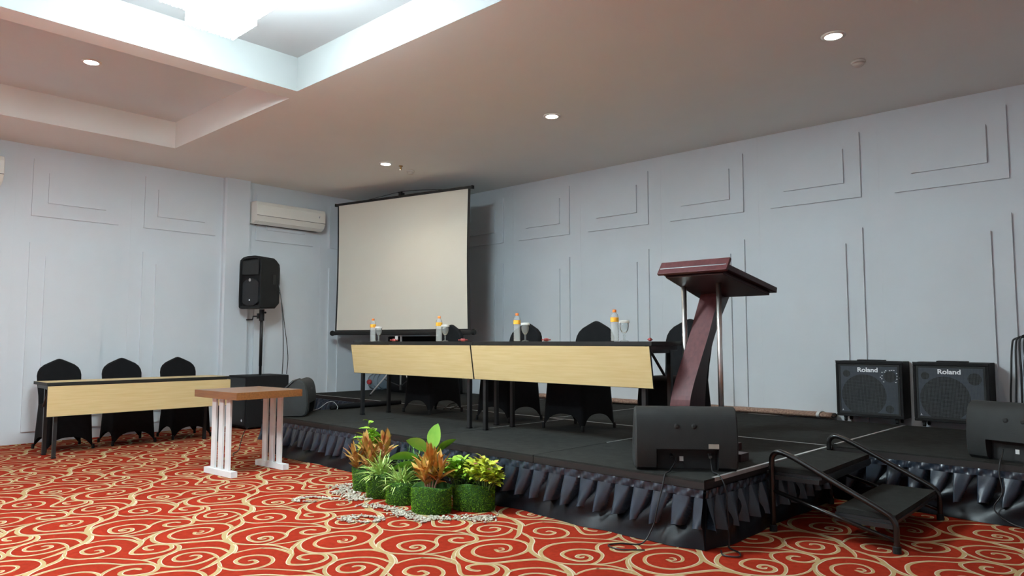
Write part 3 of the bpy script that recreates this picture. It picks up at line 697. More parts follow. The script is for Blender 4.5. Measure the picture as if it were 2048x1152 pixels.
# ------------------------------------------------------------------ stage monitor wedges (back = -y, baffle = +y)
def wedge(label, loc, rz, group, full=True):
    t = thing('monitor_wedge', label, 'stage monitor', loc, rz, group); h = .288
    back = [(.012, .02), (.0, .06), (-.006, .13), (-.004, .20), (.006, .27), (.020, .322), (.042, .352), (.072, .368), (.10, .372)]
    rest = [(.128, .362), (.345, .145), (.372, .105), (.378, .06), (.365, .02), (.345, .0)]
    P = [(.04, 0)] + back + rest; Pn = [(.075, 0), (.075, .06), (.072, .122), (-.006, .130)] + back[3:] + rest
    bm = NB(); prism(bm, P, 'x', -h, -.175); prism(bm, P, 'x', .185, h); prism(bm, Pn, 'x', -.175, .185)
    q = [(.235 + (y - .185) * .90, .185 + (z - .185) * .93) for y, z in P]
    for s in (-1, 1):
        c = [(.185 + (y - .185) * .93, .185 + (z - .185) * .94) for y, z in P]
        loft(bm, [[(s * h, y, z) for y, z in P], [(s * (h + .010), y, z) for y, z in c]])
    o = obj('cabinet', bm, M['plasticgrey'], t, True)
    o.data.polygons.foreach_set('use_smooth', [abs(p.normal.x) < .2 for p in o.data.polygons])
    md = o.modifiers.new('split', 'EDGE_SPLIT'); md.split_angle = R(32)
    bm = NB(); loft(bm, [[(-.235, .150, .358), (.235, .150, .358), (.235, .355, .160), (-.235, .355, .160)], [(-.225, .163, .366), (.225, .163, .366), (.225, .365, .170), (-.225, .365, .170)]]); obj('front_grille', bm, M['grille'], t)
    bm = NB(); box(bm, -.165, .175, .069, .074, .008, .124); r = obj('connector_panel', bm, M['dark'], t)
    bm = NB(); box(bm, -.035, -.012, .0665, .0688, .050, .078); obj('white_sticker', bm, M['paper'], r)
    for x in (-.055, .045):
        bm = NB(); lathe(bm, [(.016, 0), (.016, .006), (.008, .010)], 14); bmesh.ops.rotate(bm, verts=bm.verts[:], matrix=Matrix.Rotation(R(90), 3, 'X')); bmesh.ops.translate(bm, verts=bm.verts[:], vec=(x, .008, .262)); obj('rubber_bump', bm, M['plasticgrey'], t)
    for s in (-1, 1):
        bm = NB(); prism(bm, [(.17, .13), (.27, .13), (.24, .17), (.19, .17)], 'x', s * (h + .010) - .0015, s * (h + .010) + .0015); obj('end_handle', bm, M['dark'], t)
    return t
GW = 'black stage monitor wedges'
w1 = wedge('charcoal monitor wedge at the front right stage corner, seen from behind', (-2.125, 3.832, SZ), R(36), GW)
bm = NB(); box(bm, .125, .185, -.0105, -.0085, .135, .162); obj('tape_strip', bm, M['tape'], w1)
dup(w1, (-.742, 5.475, SZ), R(-17), 'dark monitor wedge cut off by the right edge, on the rear right platform', GW)
w3 = dup(w1, (-6.70, 4.165, SZ), R(140), 'monitor wedge at the front left stage corner, seen end-on behind the small table', GW)
for c in list(w3.children):
    if c.name.startswith('tape_strip'): bpy.data.objects.remove(c)
for r in bpy.data.objects:
    if r.parent and r.name.startswith('tape_strip') and r.parent != w1: bpy.data.objects.remove(r); break

def cable(name, pts, label, r=.0045, m='metal', cat='cable', grp=None):
    bm = NB(); tube(bm, pts, r, 6, 6); return tag(obj(name, bm, M[m], None, True), label, cat, grp)
cable('monitor_cable', [(-2.20, 3.84, SZ + .075), (-2.19, 3.81, SZ + .05), (-2.175, 3.72, SZ + .012), (-2.165, 3.655, SZ + .006), (-2.165, 3.62, SZ - .06), (-2.18, 3.585, .20), (-2.20, 3.57, .10), (-2.235, 3.51, .012), (-2.33, 3.44, .008), (-2.36, 3.36, .008), (-2.27, 3.34, .008), (-2.16, 3.42, .008)], 'black cable from the corner monitor wedge, drooping over the stage front onto the carpet')
cable('monitor_cable', [(-2.035, 3.955, SZ + .085), (-2.015, 3.92, SZ + .05), (-1.98, 3.87, SZ + .010), (-1.925, 3.83, SZ + .006), (-1.878, 3.81, SZ - .05), (-1.862, 3.80, .20), (-1.855, 3.80, .03), (-1.84, 3.77, .008), (-1.76, 3.72, .008), (-1.73, 3.65, .008), (-1.80, 3.62, .008), (-1.85, 3.69, .008)], 'black cable from the corner monitor wedge, hanging down the shaded stage side')
for s, (x, y) in enumerate(((-2.20, 3.842), (-2.035, 3.958))):
    p = w1
bm = NB(); cyl(bm, (-.083, .066, .085), (-.083, .035, .075), .010, 10); obj('cable_plug', bm, M['metal'], w1)
bm = NB(); cyl(bm, (.14, .066, .095), (.14, .03, .08), .010, 10); obj('cable_plug', bm, M['chrome'], w1)
cable('monitor_cable', [(-.815, 5.52, SZ + .075), (-.82, 5.48, SZ + .03), (-.825, 5.445, SZ + .005), (-.83, 5.425, SZ - .07), (-.815, 5.40, .20), (-.86, 5.385, .10), (-.78, 5.37, .03), (-.64, 5.30, .008)], 'thin black cable running from the right-hand monitor wedge down the skirt')

# ------------------------------------------------------------------ instrument amplifiers
def amplifier(label, loc, rz, group):
    t = thing('instrument_amplifier', label, 'amplifier', loc, rz, group)
    w, h, d, cz = .585, .525, .25, .052
    bm = NB(); box(bm, -w / 2, w / 2, .012, d, cz, cz + h); box(bm, -w / 2, w / 2, 0, .014, cz, cz + .026); box(bm, -w / 2, w / 2, 0, .014, cz + h - .03, cz + h); box(bm, -w / 2, -w / 2 + .024, 0, .014, cz + .026, cz + h - .03); box(bm, w / 2 - .024, w / 2, 0, .014, cz + .026, cz + h - .03)
    obj('cabinet', bm, M['tolex'], t, bevel=.005)
    x0, x1, za, zb = -w / 2 + .026, w / 2 - .026, cz + .028, cz + h - .032
    bm = NB(); box(bm, x0, x1, .006, .0115, za, zb); b = obj('baffle', bm, M['ampgrille'], t)
    bm = NB()
    for a in ((x0, x1, za, za + .016), (x0, x1, zb - .016, zb), (x0, x0 + .016, za, zb), (x1 - .016, x1, za, zb)): box(bm, a[0], a[1], .001, .007, a[2], a[3])
    obj('grille_frame', bm, M['plasticgrey'], t)
    for (cx, cz_, r, nm) in ((-.045, cz + .205, .196, 'woofer'), (.185, cz + .385, .052, 'tweeter'), (-.195, cz + .405, .033, 'port'), (.175, cz + .085, .036, 'port')):
        bm = NB(); disc(bm, (cx, .0056, cz_), (0, -1, 0), r, 40); obj(nm, bm, M['ampdark'], b)
    bm = NB(); disc(bm, (-.045, .0052, cz + .205), (0, -1, 0), .07, 28); obj('dust_cap', bm, M['plastic'], b)
    bm = NB(); n = 46
    for i in range(1, n):
        x = x0 + .016 + (x1 - x0 - .032) * i / n; box(bm, x - .0008, x + .0008, .0024, .0036, za + .016, zb - .016)
    for i in range(1, 38):
        z = za + .016 + (zb - za - .032) * i / 38; box(bm, x0 + .016, x1 - .016, .0030, .0042, z - .0008, z + .0008)
    obj('wire_grille', bm, M['ampwire'], t)
    text_mesh('brand_lettering', 'Roland', .058, M['letter'], t, Matrix.Translation((-.005, .0005, cz + h - .083)) @ Matrix.Rotation(R(90), 4, 'X') @ Matrix.Diagonal((1.12, 1, 1, 1)), .0012, .0016)
    bm = NB(); box(bm, x0 + .025, x0 + .040, .001, .002, za + .026, za + .029); box(bm, x0 + .031, x0 + .034, .001, .002, za + .029, za + .040); obj('corner_emblem', bm, M['letter'], t)
    bm = NB(); box(bm, -.12, .12, .08, .16, cz + h, cz + h + .012); obj('top_handle', bm, M['plastic'], t, bevel=.004)
    bm = NB()
    for sx in (-1, 1): box(bm, sx * w / 2 - .02 * (sx + 1) / 1 + (.0 if sx > 0 else -.002), sx * w / 2 + (.002 if sx > 0 else .038), -.002, .03, cz + h - .006, cz + h + .002)
    obj('corner_cap', bm, M['metal'], t)
    for sx in (-1, 1):
        for y in (.045, d - .05):
            bm = NB(); cyl(bm, (sx * .225 - .010, y, .0215), (sx * .225 + .010, y, .0215), .0205, 14); c = obj('caster', bm, M['plastic'], t)
            bm = NB(); box(bm, sx * .225 - .016, sx * .225 + .016, y - .012, y + .012, .035, cz); obj('caster_fork', bm, M['metal'], c)
    return t
GA = 'black instrument amplifiers on casters'
am = amplifier('left black Roland amplifier, with painted white glints round the tweeter, by the white wall'.replace('Roland ', 'square '), (-2.105, 7.245, SZ), 0, GA)
am2 = dup(am, (-1.435, 7.235, SZ), R(-1.5), 'right black square amplifier, partly behind the dark monitor wedge', GA)
bm = NB()
for k in range(26):
    a = 2 * PI * k / 26 + .1; rr_ = .058 + .012 * ((k * 5) % 3) / 2
    if k % 4 == 3: continue
    x, z = .185 + rr_ * 1.12 * math.cos(a), .437 + rr_ * .95 * math.sin(a)
    if abs(x - .185) < .045 and z < .437: continue
    box(bm, x - .006, x + .005, .0012, .0022, z - .003, z + .003)
obj('tweeter_glints', bm, M['letter'], am)  # white flecks painted in for reflections off the tweeter frame

# ------------------------------------------------------------------ other things on the stage
t = thing('water_jug', 'large clear water jug with red cap lying on the stage by the corner', 'water jug', (-9.20, 6.93, SZ + .137), R(12))
bm = NB(); prof = [(.05, .20), (.12, .19), (.134, .165), (.134, .09), (.126, .08), (.134, .07), (.134, -.01), (.126, -.02), (.134, -.03), (.134, -.11), (.115, -.16), (.06, -.20), (.03, -.215), (.03, -.245)]
lathe(bm, prof, 28); bmesh.ops.rotate(bm, verts=bm.verts[:], matrix=Matrix.Rotation(R(-90), 3, 'X') @ Matrix.Rotation(0, 3, 'Z'))
for v in bm.verts: v.co.y = v.co.y
obj('bottle', bm, M['jug'], t, True)
bm = NB(); lathe(bm, [(.036, -.262), (.038, -.222), (.030, -.218)], 20); bmesh.ops.rotate(bm, verts=bm.verts[:], matrix=Matrix.Rotation(R(-90), 3, 'X')); obj('cap', bm, M['redcap'], t, True)

t = thing('rolled_mat', 'long flattened roll of brown patterned matting along the back wall foot', 'rolled mat', (-4.4, 7.42, SZ))
bm = NB(); rings = []
for i in range(41):
    x = -1.95 + 3.87 * i / 40; w = .5 * math.sin(i * 1.7) + .5 * math.sin(i * .6)
    rings.append([(x, (.085 + .008 * w) * math.cos(2 * PI * k / 20) - .03 * i / 40, .031 + .001 + .030 * math.sin(2 * PI * k / 20) * (1 + .12 * w * (math.sin(2 * PI * k / 20) > 0))) for k in range(20)])
loft(bm, rings); obj('roll', bm, M['roll'], t, True)
bm = NB(); loft(bm, [[(x, .094 * math.cos(2 * PI * k / 20) - .028, .036 + .035 * math.sin(2 * PI * k / 20)) for k in range(20)] for x in (1.78, 1.81)]); obj('strap', bm, M['rollwhite'], t)
bm = NB(); tube(bm, [(1.925, -.10, .03), (1.927, -.03, .012), (1.928, .04, .03), (1.928, .0, .05), (1.928, -.07, .05)], .006, 6, 5); obj('rolled_end', bm, M['dark'], t)

bm = NB(); tube(bm, [(-6.93, 4.55, SZ + .03), (-6.925, 4.85, SZ + .034), (-6.91, 5.15, SZ + .031), (-6.89, 5.50, SZ + .032)], [.026, .033, .030, .026], 12, 5)
tag(obj('rolled_cloth', bm, M['spandex'], None, True), 'black cloth roll lying along the left edge of the stage', 'cloth')
cable('loose_cable', [(-6.95, 4.30, SZ + .008), (-6.97, 4.42, SZ + .02), (-6.96, 4.53, SZ + .085), (-6.93, 4.59, SZ + .085), (-6.90, 4.62, SZ + .035), (-6.88, 4.60, SZ + .008)], 'thin grey cable looping up beside the left monitor wedge', .0028, 'legwhite')
cable('coiled_cable', [(-6.02, 5.42, SZ + .008), (-6.04, 5.52, SZ + .05), (-5.98, 5.56, SZ + .07), (-5.92, 5.52, SZ + .04), (-5.95, 5.45, SZ + .008)], 'small black cable loop on the stage behind the leftmost table leg', .008, 'metal')
cable('floor_cable', [(-7.08, 3.66, .25), (-7.16, 3.66, .20), (-7.22, 3.66, .10), (-7.19, 3.62, .012), (-7.06, 3.50, .008), (-6.90, 3.42, .008)], 'black cable hanging at the left end of the stage, between the small table legs', .004)

# black covered case in the corner behind the left table
t = thing('equipment_case', 'black cloth-covered case in the corner under the screen, behind the left stage table', 'case', (-8.25, 7.02, SZ))
bm = NB(); rings = []
for j in range(9):
    v = j / 8; ring_ = []
    for i in range(64):
        a = 2 * PI * i / 64; c, s = math.cos(a), math.sin(a); q = (abs(c) ** 6 + abs(s) ** 6) ** (-1 / 6)
        f = 1 + .022 * (1 - v) * math.sin(i * 1.9) + .02 * (1 - v)
        ring_.append((.66 * c * q * f, .23 * s * q * f, .004 + .826 * v))
    rings.append(ring_)
rings.append([(x * .97, y * .92, .838) for x, y, z in rings[-1]])
loft(bm, rings); obj('cloth_cover', bm, M['spandex'], t, True)

# cable hank hung on the wall at the far right
t = thing('cable_hank', 'hank of black cables hanging on the wall at the right edge', 'cables', (-.86, 7.50, 1.20))
for k in range(7):
    a = (-.095 + .028 * k) ; dpt = -.05 - .012 * (k % 3)
    bm = NB(); tube(bm, [(a * .4 + .02, -.03, -.02), (a - .02, dpt, .0 - .012 * abs(k - 3)), (a - .045, dpt, -.10), (a - .06 + .01 * k, dpt - .01, -.35), (a - .07 + .012 * k, dpt, -.62 - .02 * (k % 3)), (a + .0, dpt, -.70), (a + .03, dpt, -.55), (a + .04, dpt, -.2), (a * .5 + .05, -.03, -.01)], .0075, 6, 5)
    obj('cable_loop', bm, M['metal'], t, True)
bm = NB(); tube(bm, [(.02, .025, 0), (.02, -.06, -.012), (.02, -.08, .03)], .008, 8, 3); obj('wall_hook', bm, M['metal'], t)

# ------------------------------------------------------------------ on the stage tables
TT = SZ + .7625
def bottle(label, loc):
    t = thing('water_bottle', label, 'water bottle', loc, 0, 'plastic water bottles on the stage tables')
    prof = [(.026, .002), (.030, .006)]
    for k in range(6): prof += [(.0305, .014 + .022 * k), (.0285, .022 + .022 * k), (.0305, .030 + .022 * k)]
    prof += [(.031, .150), (.031, .185), (.026, .205), (.014, .222), (.012, .232)]
    bm = NB(); lathe(bm, prof, 22); obj('body', bm, M['clear'], t, True)
    bm = NB(); lathe(bm, [(.0318, .150), (.0322, .152), (.0322, .183), (.0318, .185)], 22, cap=False); obj('label_band', bm, M['label'], t, True)
    bm = NB(); lathe(bm, [(.0145, .224), (.0150, .226), (.0150, .243), (.0135, .246)], 18); obj('cap', bm, M['orange'], t, True)
    return t
def goblet(label, loc):
    t = thing('water_goblet', label, 'glass', loc, 0, 'covered stemmed glasses on the stage tables')
    bm = NB(); lathe(bm, [(.032, .001), (.032, .004), (.008, .010), (.006, .030), (.009, .045), (.006, .055), (.020, .070), (.031, .092), (.034, .115), (.033, .148), (.0315, .148), (.0322, .115), (.029, .094), (.018, .074), (.004, .062)], 22); obj('bowl', bm, M['glass'], t, True)
    bm = NB(); lathe(bm, [(.040, .140), (.0395, .152), (.034, .160), (.003, .163)], 22, cap=False); obj('paper_cover', bm, M['lid'], t, True)
    return t
def sweet(label, loc):
    t = thing('wrapped_sweet', label, 'sweet', loc, .4, 'red wrapped sweets on the stage tables')
    bm = NB(); lathe(bm, [(.003, -.026), (.012, -.020), (.014, 0), (.012, .020), (.003, .026)], 10); bmesh.ops.rotate(bm, verts=bm.verts[:], matrix=Matrix.Rotation(R(90), 3, 'Y')); bmesh.ops.translate(bm, verts=bm.verts[:], vec=(0, 0, .0142)); obj('sweet', bm, M['redwrap'], t, True)
    bm = NB()
    for s in (-1, 1): loft(bm, [[(s * .024, .003 * math.cos(a), .014 + .003 * math.sin(a)) for a in (0, 1.57, 3.14, 4.71)], [(s * .042, .014 * math.cos(a), .0145 + .008 * math.sin(a)) for a in (0, 1.57, 3.14, 4.71)]])
    obj('twisted_wrapper', bm, M['redwrap'], t)
    return t
Y = 4.66; k = Y / 4.6
xs = [-6.236, -5.183, -4.168, -3.151]
bl = ['water bottle with orange cap, leftmost on the tables, against the screen', 'second water bottle from the left, below the right half of the screen', 'third water bottle from the left, with yellow and orange band', 'fourth, rightmost water bottle, nearest the lectern']
gl = ['paper-covered glass beside the leftmost water bottle', 'paper-covered glass beside the second bottle, in front of a black chair', 'paper-covered glass beside the third bottle, in front of a chair back', 'paper-covered glass beside the bottle nearest the lectern']
rl = ['red wrapped sweet right of the leftmost glass', 'red wrapped sweet near the table joint, by the second glass', 'red wrapped sweet right of the third glass', 'red wrapped sweet right of the glass nearest the lectern']
gx = [-6.128, -5.090, -4.072, -3.065]
B0 = G0 = S0 = None
for i in range(4):
    yy = Y - .02 * i; f = yy / 4.6
    bp, gp_, sp = (xs[i] * f, yy, TT), (gx[i] * f + .012, yy - .015, TT), ((gx[i] + .21) * f, yy + .03, TT)
    if i == 0: B0, G0, S0 = bottle(bl[0], bp), goblet(gl[0], gp_), sweet(rl[0], sp)
    else:
        dup(B0, bp, .7 * i, bl[i]); dup(G0, gp_, 0, gl[i]); dup(S0, sp, .4 + .5 * i, rl[i])

# ------------------------------------------------------------------ planters wrapped in artificial grass
def planter(label, x, y, r, h, seed, sq=1.0, rot=0.0, n=3200, pinch=0.0):
    t = thing('grass_planter', label, 'planter', (x, y, 0), rot, 'artificial grass planters in front of the stage')
    rr = random.Random(seed)
    def rad(a, z): return r * (1 + pinch * (z / h - .5) + .03 * math.sin(3 * a + seed))
    def pt(a, z, k=1): q = rad(a, z) * k; return Vector((q * math.cos(a), q * sq * math.sin(a), z))
    def hz(a): return h * (1 + .05 * math.sin(a * 2 + seed) + .03 * math.sin(a * 3))
    N = 40; A = [2 * PI * k / N for k in range(N)]
    bm = NB(); loft(bm, [[pt(a, .003) for a in A], [pt(a, hz(a) * .5) for a in A], [pt(a, hz(a)) for a in A], [pt(a, hz(a), .93) for a in A], [pt(a, hz(a) * .6, .90) for a in A]])
    obj('pot', bm, M['grassbase'], t, True)
    bm = NB(); loft(bm, [[pt(a, h * .60, .895) for a in A], [pt(a, h * .72, .885) for a in A], [pt(a, h * .76, .3) for a in A]]); obj('soil', bm, M['soil'], t, True)
    bm = NB()
    for _ in range(n):
        a = rr.uniform(0, 2 * PI); z = rr.uniform(.002, 1) * hz(a)
        p = pt(a, z); nrm = Vector((math.cos(a), math.sin(a) / sq, 0)).normalized(); tn = Vector((-nrm.y, nrm.x, 0))
        ln = rr.uniform(.006, .012); d = (nrm + tn * rr.uniform(-.7, .7) + Vector((0, 0, rr.uniform(-.6, .5)))).normalized()
        w = rr.uniform(.0013, .0026); s = d.cross(nrm + Vector((0, 0, .3))).normalized()
        bm.faces.new([bm.verts.new(v) for v in (p - s * w, p + s * w, p + d * ln)])
    o = obj('grass_pile', bm, M['grass'], t); o['kind'] = 'stuff'
    return t
PL = [('leftmost grass-wrapped planter, holding the bronze-leaved plants', -4.615, 3.375, .118, .175, 1, .9, 0, 2600, .10),
      ('second grass-wrapped planter from the left, holding a striped grassy plant', -4.335, 3.285, .098, .178, 2, 1, 0, 2600, .16),
      ('third grass-wrapped planter from the left, lower than the others', -4.065, 3.27, .108, .150, 3, .95, 0, 2600, -.06),
      ('fourth grass-wrapped planter, the foremost, holding the orange-leaved plant', -3.715, 3.245, .135, .172, 4, .9, .3, 4200, .04),
      ('rightmost and widest grass-wrapped planter, below the leafy green bushes', -3.545, 3.475, .142, .172, 5, .64, .55, 4200, .02)]
for a in PL: planter(*a)

# ------------------------------------------------------------------ plants
def leaf(bm, base, d, ln, w, droop=.5, fold=.25, nseg=6, shape=1.0, mi=0, twist=0.0):
    d = Vector(d).normalized(); up = Vector((0, 0, 1))
    s = d.cross(up)
    if s.length < .05: s = Vector((1, 0, 0))
    s.normalize(); s = (Matrix.Rotation(twist, 3, d) @ s); p = Vector(base); rows = []
    step = ln / nseg; cur = d.copy()
    for i in range(nseg + 1):
        t = i / nseg
        ww = w * (math.sin(PI * min(1, (t * .93 + .05)) ** shape) ** .8) if t < 1 else .0006
        n = s.cross(cur).normalized()
        rows.append([p - s * ww + n * ww * fold, p.copy(), p + s * ww + n * ww * fold])
        cur = (cur + Vector((0, 0, -droop / nseg * (0.4 + 1.2 * t)))).normalized(); p = p + cur * step
    loft(bm, rows, close=False, mi=mi)

def blades_plant(name, label, x, y, z, n, ln, w, m, seed, spread=1.0, droop=1.6, cat='plant'):
    rr = random.Random(seed); t = thing(name, label, cat, (x, y, z), 0); bm = NB()
    for i in range(n):
        a = rr.uniform(0, 2 * PI); e = rr.uniform(.25, 1.4)
        d = (math.cos(a) * spread * math.cos(e), math.sin(a) * spread * math.cos(e), math.sin(e))
        leaf(bm, (rr.uniform(-.03, .03), rr.uniform(-.03, .03), 0), d, ln * rr.uniform(.6, 1.1), w * rr.uniform(.7, 1.2), droop * rr.uniform(.5, 1.2), .2, 7, .8, twist=rr.uniform(-.4, .4))
    obj('leaves', bm, m, t, True)
    bm = NB(); lathe(bm, [(.03, -.03), (.028, .01), (.01, .03)], 10); obj('crown', bm, M['stemgreen'], t, True)
    return t

def cordyline(label, x, y, z, stems, m, ms, seed, ln=.17, w=.026):
    rr = random.Random(seed); t = thing('cordyline', label, 'plant', (x, y, z)); bm = NB(); bs = NB()
    for (sx, sy, h, lean) in stems:
        top = Vector((sx + lean[0], sy + lean[1], h))
        tube(bs, [(sx, sy, -.03), (sx + lean[0] * .4, sy + lean[1] * .4, h * .5), top], [.007, .006, .004], 7, 4)
        for k in range(11):
            q = Vector((sx, sy, 0)).lerp(top, .45 + .55 * k / 10); a = k * 2.4 + rr.uniform(-.3, .3); e = .55 + .85 * k / 10 + rr.uniform(-.2, .1)
            leaf(bm, q, (math.cos(a) * math.cos(e), math.sin(a) * math.cos(e), math.sin(e)), ln * rr.uniform(.75, 1.15), w * rr.uniform(.8, 1.2), .5 * rr.uniform(.4, 1.3), .35, 7, 1.0, twist=rr.uniform(-.5, .5))
    obj('leaves', bm, m, t, True); obj('stems', bs, ms, t, True)
    return t

def bush(name, label, x, y, z, n, rx, ry, h, ln, w, m, seed, flowers=None, z0=.02):
    rr = random.Random(seed); t = thing(name, label, 'plant', (x, y, z)); bm = NB(); bs = NB(); bf = NB(); nf = 0
    for i in range(n):
        a = rr.uniform(0, 2 * PI); q = math.sqrt(rr.random())
        tip = Vector((rx * q * math.cos(a), ry * q * math.sin(a), h * rr.uniform(.55, 1) * (1 - .35 * q * q)))
        root = Vector((tip.x * .25, tip.y * .25, -.02))
        tube(bs, [root, root.lerp(tip, .5) + Vector((0, 0, .02)), tip], [.004, .003, .002], 5, 3)
        for k in range(8):
            b = k * 2.4 + rr.uniform(-.4, .4); e = rr.uniform(.1, .9); p = root.lerp(tip, .62 + .38 * k / 7) + Vector((0, 0, .006))
            leaf(bm, p, (math.cos(b) * math.cos(e), math.sin(b) * math.cos(e), math.sin(e)), ln * rr.uniform(.7, 1.2), w * rr.uniform(.8, 1.2), .5, .25, 4, 1.1, twist=rr.uniform(-.5, .5))
        if flowers and rr.random() < flowers[1]:
            nf += 1
            for k in range(6):
                b = k * PI / 3; leaf(bf, tip + Vector((0, 0, .02)), (math.cos(b), math.sin(b), .5), .018, .007, .3, .1, 3)
    obj('leaves', bm, m, t, True); obj('stems', bs, M['stemgreen'], t, True)
    if nf: obj('flowers', bf, flowers[0], t)
    else: bf.free()
    return t

bush('green_shrub', 'tall bright green shrub at the back left of the planters', -4.735, 3.50, .12, 34, .105, .085, .405, .065, .016, M['leafgreen'], 21)
cordyline('bronze red long-leaved plant in the leftmost planter', -4.60, 3.36, .13, [(-.045, -.03, .10, (-.045, -.03)), (.0, .0, .17, (-.01, .0)), (.05, -.02, .13, (.05, -.02)), (.02, .05, .22, (.09, .02)), (-.02, -.05, .06, (-.03, -.03)), (.06, .03, .23, (.16, .0)), (.04, -.04, .09, (.09, -.03)), (-.03, .02, .16, (.0, -.03))], M['leafbronze'], M['stempink'], 22, .155, .0165)
blades_plant('striped_grass_plant', 'green and white striped grassy plant in the second planter', -4.33, 3.285, .14, 120, .20, .0065, M['leafvar'], 23, 1.0, 1.3)
blades_plant('striped_grass_plant', 'green and white striped grassy plant in the third, lower planter', -4.065, 3.265, .115, 120, .20, .0065, M['leafvar'], 24, 1.1, 1.3)
blades_plant('fine_grass_plant', 'dark fine-bladed plant behind the striped ones, against the skirt', -4.20, 3.47, .09, 130, .31, .004, M['leafdark'], 25, .8, 1.2)
t = thing('broad_leaf_plant', 'plant with large glossy paddle leaves, in the middle of the group', 'plant', (-3.93, 3.42, .06))
bm = NB(); bs = NB()
for (bx, by, bz, dx, dy, dz, ln, w, tw) in ((.02, .0, .32, .14, .10, 1.0, .18, .062, 1.1), (-.02, -.02, .30, -.60, -.5, .55, .17, .058, 1.0), (.04, .02, .29, .6, .55, .75, .17, .040, -.7), (-.08, -.06, .25, -.8, -.65, .12, .21, .052, .75), (-.06, -.05, .205, -.8, -.65, -.05, .22, .050, .6), (.0, -.03, .23, -.3, -.5, .02, .13, .046, .7)):
    tube(bs, [(bx * .2, by * .2, 0), (bx * .7, by * .7, bz * .6), (bx, by, bz)], [.006, .005, .004], 7, 4)
    leaf(bm, (bx, by, bz), (dx, dy, dz), ln, w, .45, .22, 9, .9, twist=tw)
obj('leaves', bm, M['leafbroad'], t, True); obj('stems', bs, M['stemgreen'], t, True)
cordyline('orange-leaved plant with pale stems in the foremost planter', -3.745, 3.24, .125, [(-.02, .0, .13, (-.01, .0)), (.02, .01, .16, (.02, .02)), (.0, -.02, .11, (.01, -.03)), (.04, .0, .13, (.06, .03)), (-.03, .02, .17, (-.01, .02)), (.01, .0, .20, (.02, .0))], M['leaforange'], M['stempink'], 27, .155, .0155)
bush('leafy_bush', 'low leafy green bush left in the rightmost planter', -3.66, 3.455, .12, 44, .13, .10, .225, .07, .017, M['leafgreen'], 28)
bush('flowering_bush', 'yellow-green bush with a pink bloom at the right end of the planters', -3.475, 3.50, .12, 40, .14, .09, .23, .065, .016, M['leafyellow'], 29, (M['petalpink'], .12))
bush('flowering_plant', 'small white-flowered sprig among the bronze leaves', -4.50, 3.30, .13, 2, .03, .03, .23, .03, .008, M['leafgreen'], 31, (M['petal'], 1.0))

# ------------------------------------------------------------------ pebbles (nobody could count them)
def pebbles(label, pts, seed):
    rr = random.Random(seed); bm = NB()
    for (x, y, z) in pts:
        a = rr.uniform(0, PI); sx, sy, sz = rr.uniform(.008, .0135), rr.uniform(.006, .0095), rr.uniform(.004, .007)
        ico = bmesh.ops.create_icosphere(bm, subdivisions=1, radius=1)
        mt = Matrix.Translation((x, y, z + sz + .001)) @ Matrix.Rotation(a, 4, 'Z') @ Matrix.Diagonal((sx, sy, sz, 1))
        bmesh.ops.transform(bm, matrix=mt, verts=ico['verts'])
    return tag(obj('white_pebbles', bm, M['pebble'], None, True), label, 'pebbles', None, 'stuff')
rr = random.Random(5); pts = []
def strip(poly, w, dens):
    for (ax, ay), (bx, by) in zip(poly[:-1], poly[1:]):
        ln = math.hypot(bx - ax, by - ay)
        for _ in range(int(ln * w * dens)):
            u = rr.random(); v = rr.gauss(0, .42) * w
            nx, ny = -(by - ay) / ln, (bx - ax) / ln
            x, y = ax + (bx - ax) * u + nx * v, ay + (by - ay) * u + ny * v
            if any((x - p[1]) ** 2 + ((y - p[2]) / p[6]) ** 2 < (p[3] + .01) ** 2 for p in PL): continue
            pts.append((x, y, rr.random() * .004))
strip([(-4.90, 3.31), (-4.74, 3.27), (-4.50, 3.17), (-4.30, 3.13)], .11, 3800)
strip([(-4.88, 3.42), (-4.72, 3.36)], .07, 2600)
strip([(-4.72, 3.14), (-4.55, 3.12), (-4.35, 3.09)], .06, 3300)
strip([(-4.22, 3.00), (-4.02, 3.09), (-3.80, 3.08)], .07, 3800)
strip([(-3.86, 3.07), (-3.62, 3.03), (-3.42, 3.23), (-3.24, 3.38)], .085, 5200)
strip([(-3.60, 3.00), (-3.53, 3.07)], .10, 3300)
strip([(-3.36, 3.30), (-3.24, 3.28)], .10, 2600)
pebbles('bed of small white pebbles spread along the foot of the planters', pts, 3)
def ringpts(cx, cy, rx, ry, a0, a1, n, ang, jit):
    out = []
    for i in range(n):
        a = a0 + (a1 - a0) * rr.random(); q = 1 + rr.gauss(0, jit)
        u, v = rx * q * math.cos(a), ry * q * math.sin(a)
        out.append((cx + u * math.cos(ang) - v * math.sin(ang), cy + u * math.sin(ang) + v * math.cos(ang), rr.random() * .003))
    return out
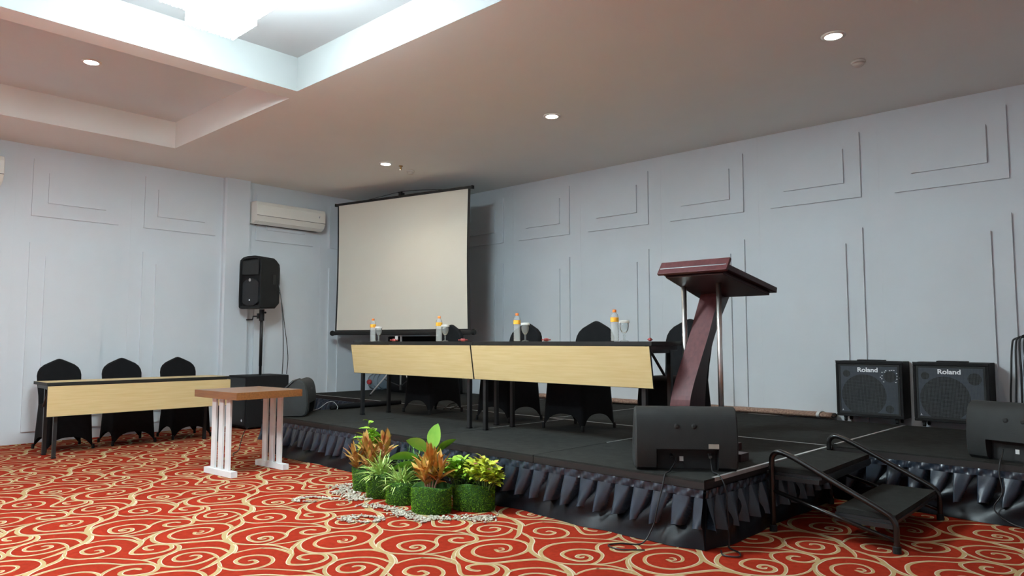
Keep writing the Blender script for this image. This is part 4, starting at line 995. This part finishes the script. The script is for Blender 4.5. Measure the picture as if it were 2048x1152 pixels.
pebbles('open ring of white pebbles on the carpet, left of the planters', ringpts(-4.61, 2.88, .12, .075, .3, 5.2, 90, .75, .14), 4)
pebbles('ring of white pebbles on the carpet in front of the third planter', ringpts(-3.86, 2.79, .115, .075, 0, 6.28, 130, .7, .13) + ringpts(-3.95, 2.76, .03, .05, 0, 6.28, 40, 0, .5), 6)
pebbles('little cluster of white pebbles on the carpet below the second planter', ringpts(-4.50, 3.0, .035, .02, 0, 6.28, 22, .6, .4), 8)

# ------------------------------------------------------------------ light and camera
def area(x, y, z, sx, sy, p, col=(1, .97, .93), rot=(0, 0, 0)):  # unseen lamp added overhead as soft fill
    li = bpy.data.lights.new('fill_light', 'AREA'); li.shape = 'RECTANGLE'; li.size = sx; li.size_y = sy; li.energy = p; li.color = col
    o = bpy.data.objects.new('fill_light', li); COL.objects.link(o); o.location = (x, y, z); o.rotation_euler = rot
    return o
area(-4.28, -1.4, 3.35, .8, .8, 170, (.76, .93, 1.0))
area(-1.26, 1.96, 3.40, .6, .6, 10, (.76, .93, 1.0))
area(-1.26, -1.4, 3.35, .8, .8, 30, (.76, .93, 1.0))
area(-7.2, -1.4, 3.35, .6, .6, 50, (1, .9, .78))
w = bpy.data.worlds.new('world'); scene.world = w; w.use_nodes = True
w.node_tree.nodes['Background'].inputs[0].default_value = (.5, .5, .52, 1); w.node_tree.nodes['Background'].inputs[1].default_value = .2

cam = bpy.data.cameras.new('camera'); co = bpy.data.objects.new('camera', cam); COL.objects.link(co); scene.camera = co
cam.sensor_width = 36; cam.lens = 36 * 1427 / 2048; cam.clip_start = .05
co.location = (0, 0, 1.14); co.rotation_euler = (R(90 + 4.288), 0, R(42.581))
scene.view_settings.view_transform = 'Standard'; scene.view_settings.look = 'None'
scene.view_settings.exposure = 0.2
cy = scene.cycles
cy.use_denoising = True; cy.max_bounces = 8; cy.diffuse_bounces = 5; cy.glossy_bounces = 4; cy.transmission_bounces = 8
cy.sample_clamp_indirect = 6
try: cy.denoiser = 'OPENIMAGEDENOISE'
except Exception: pass
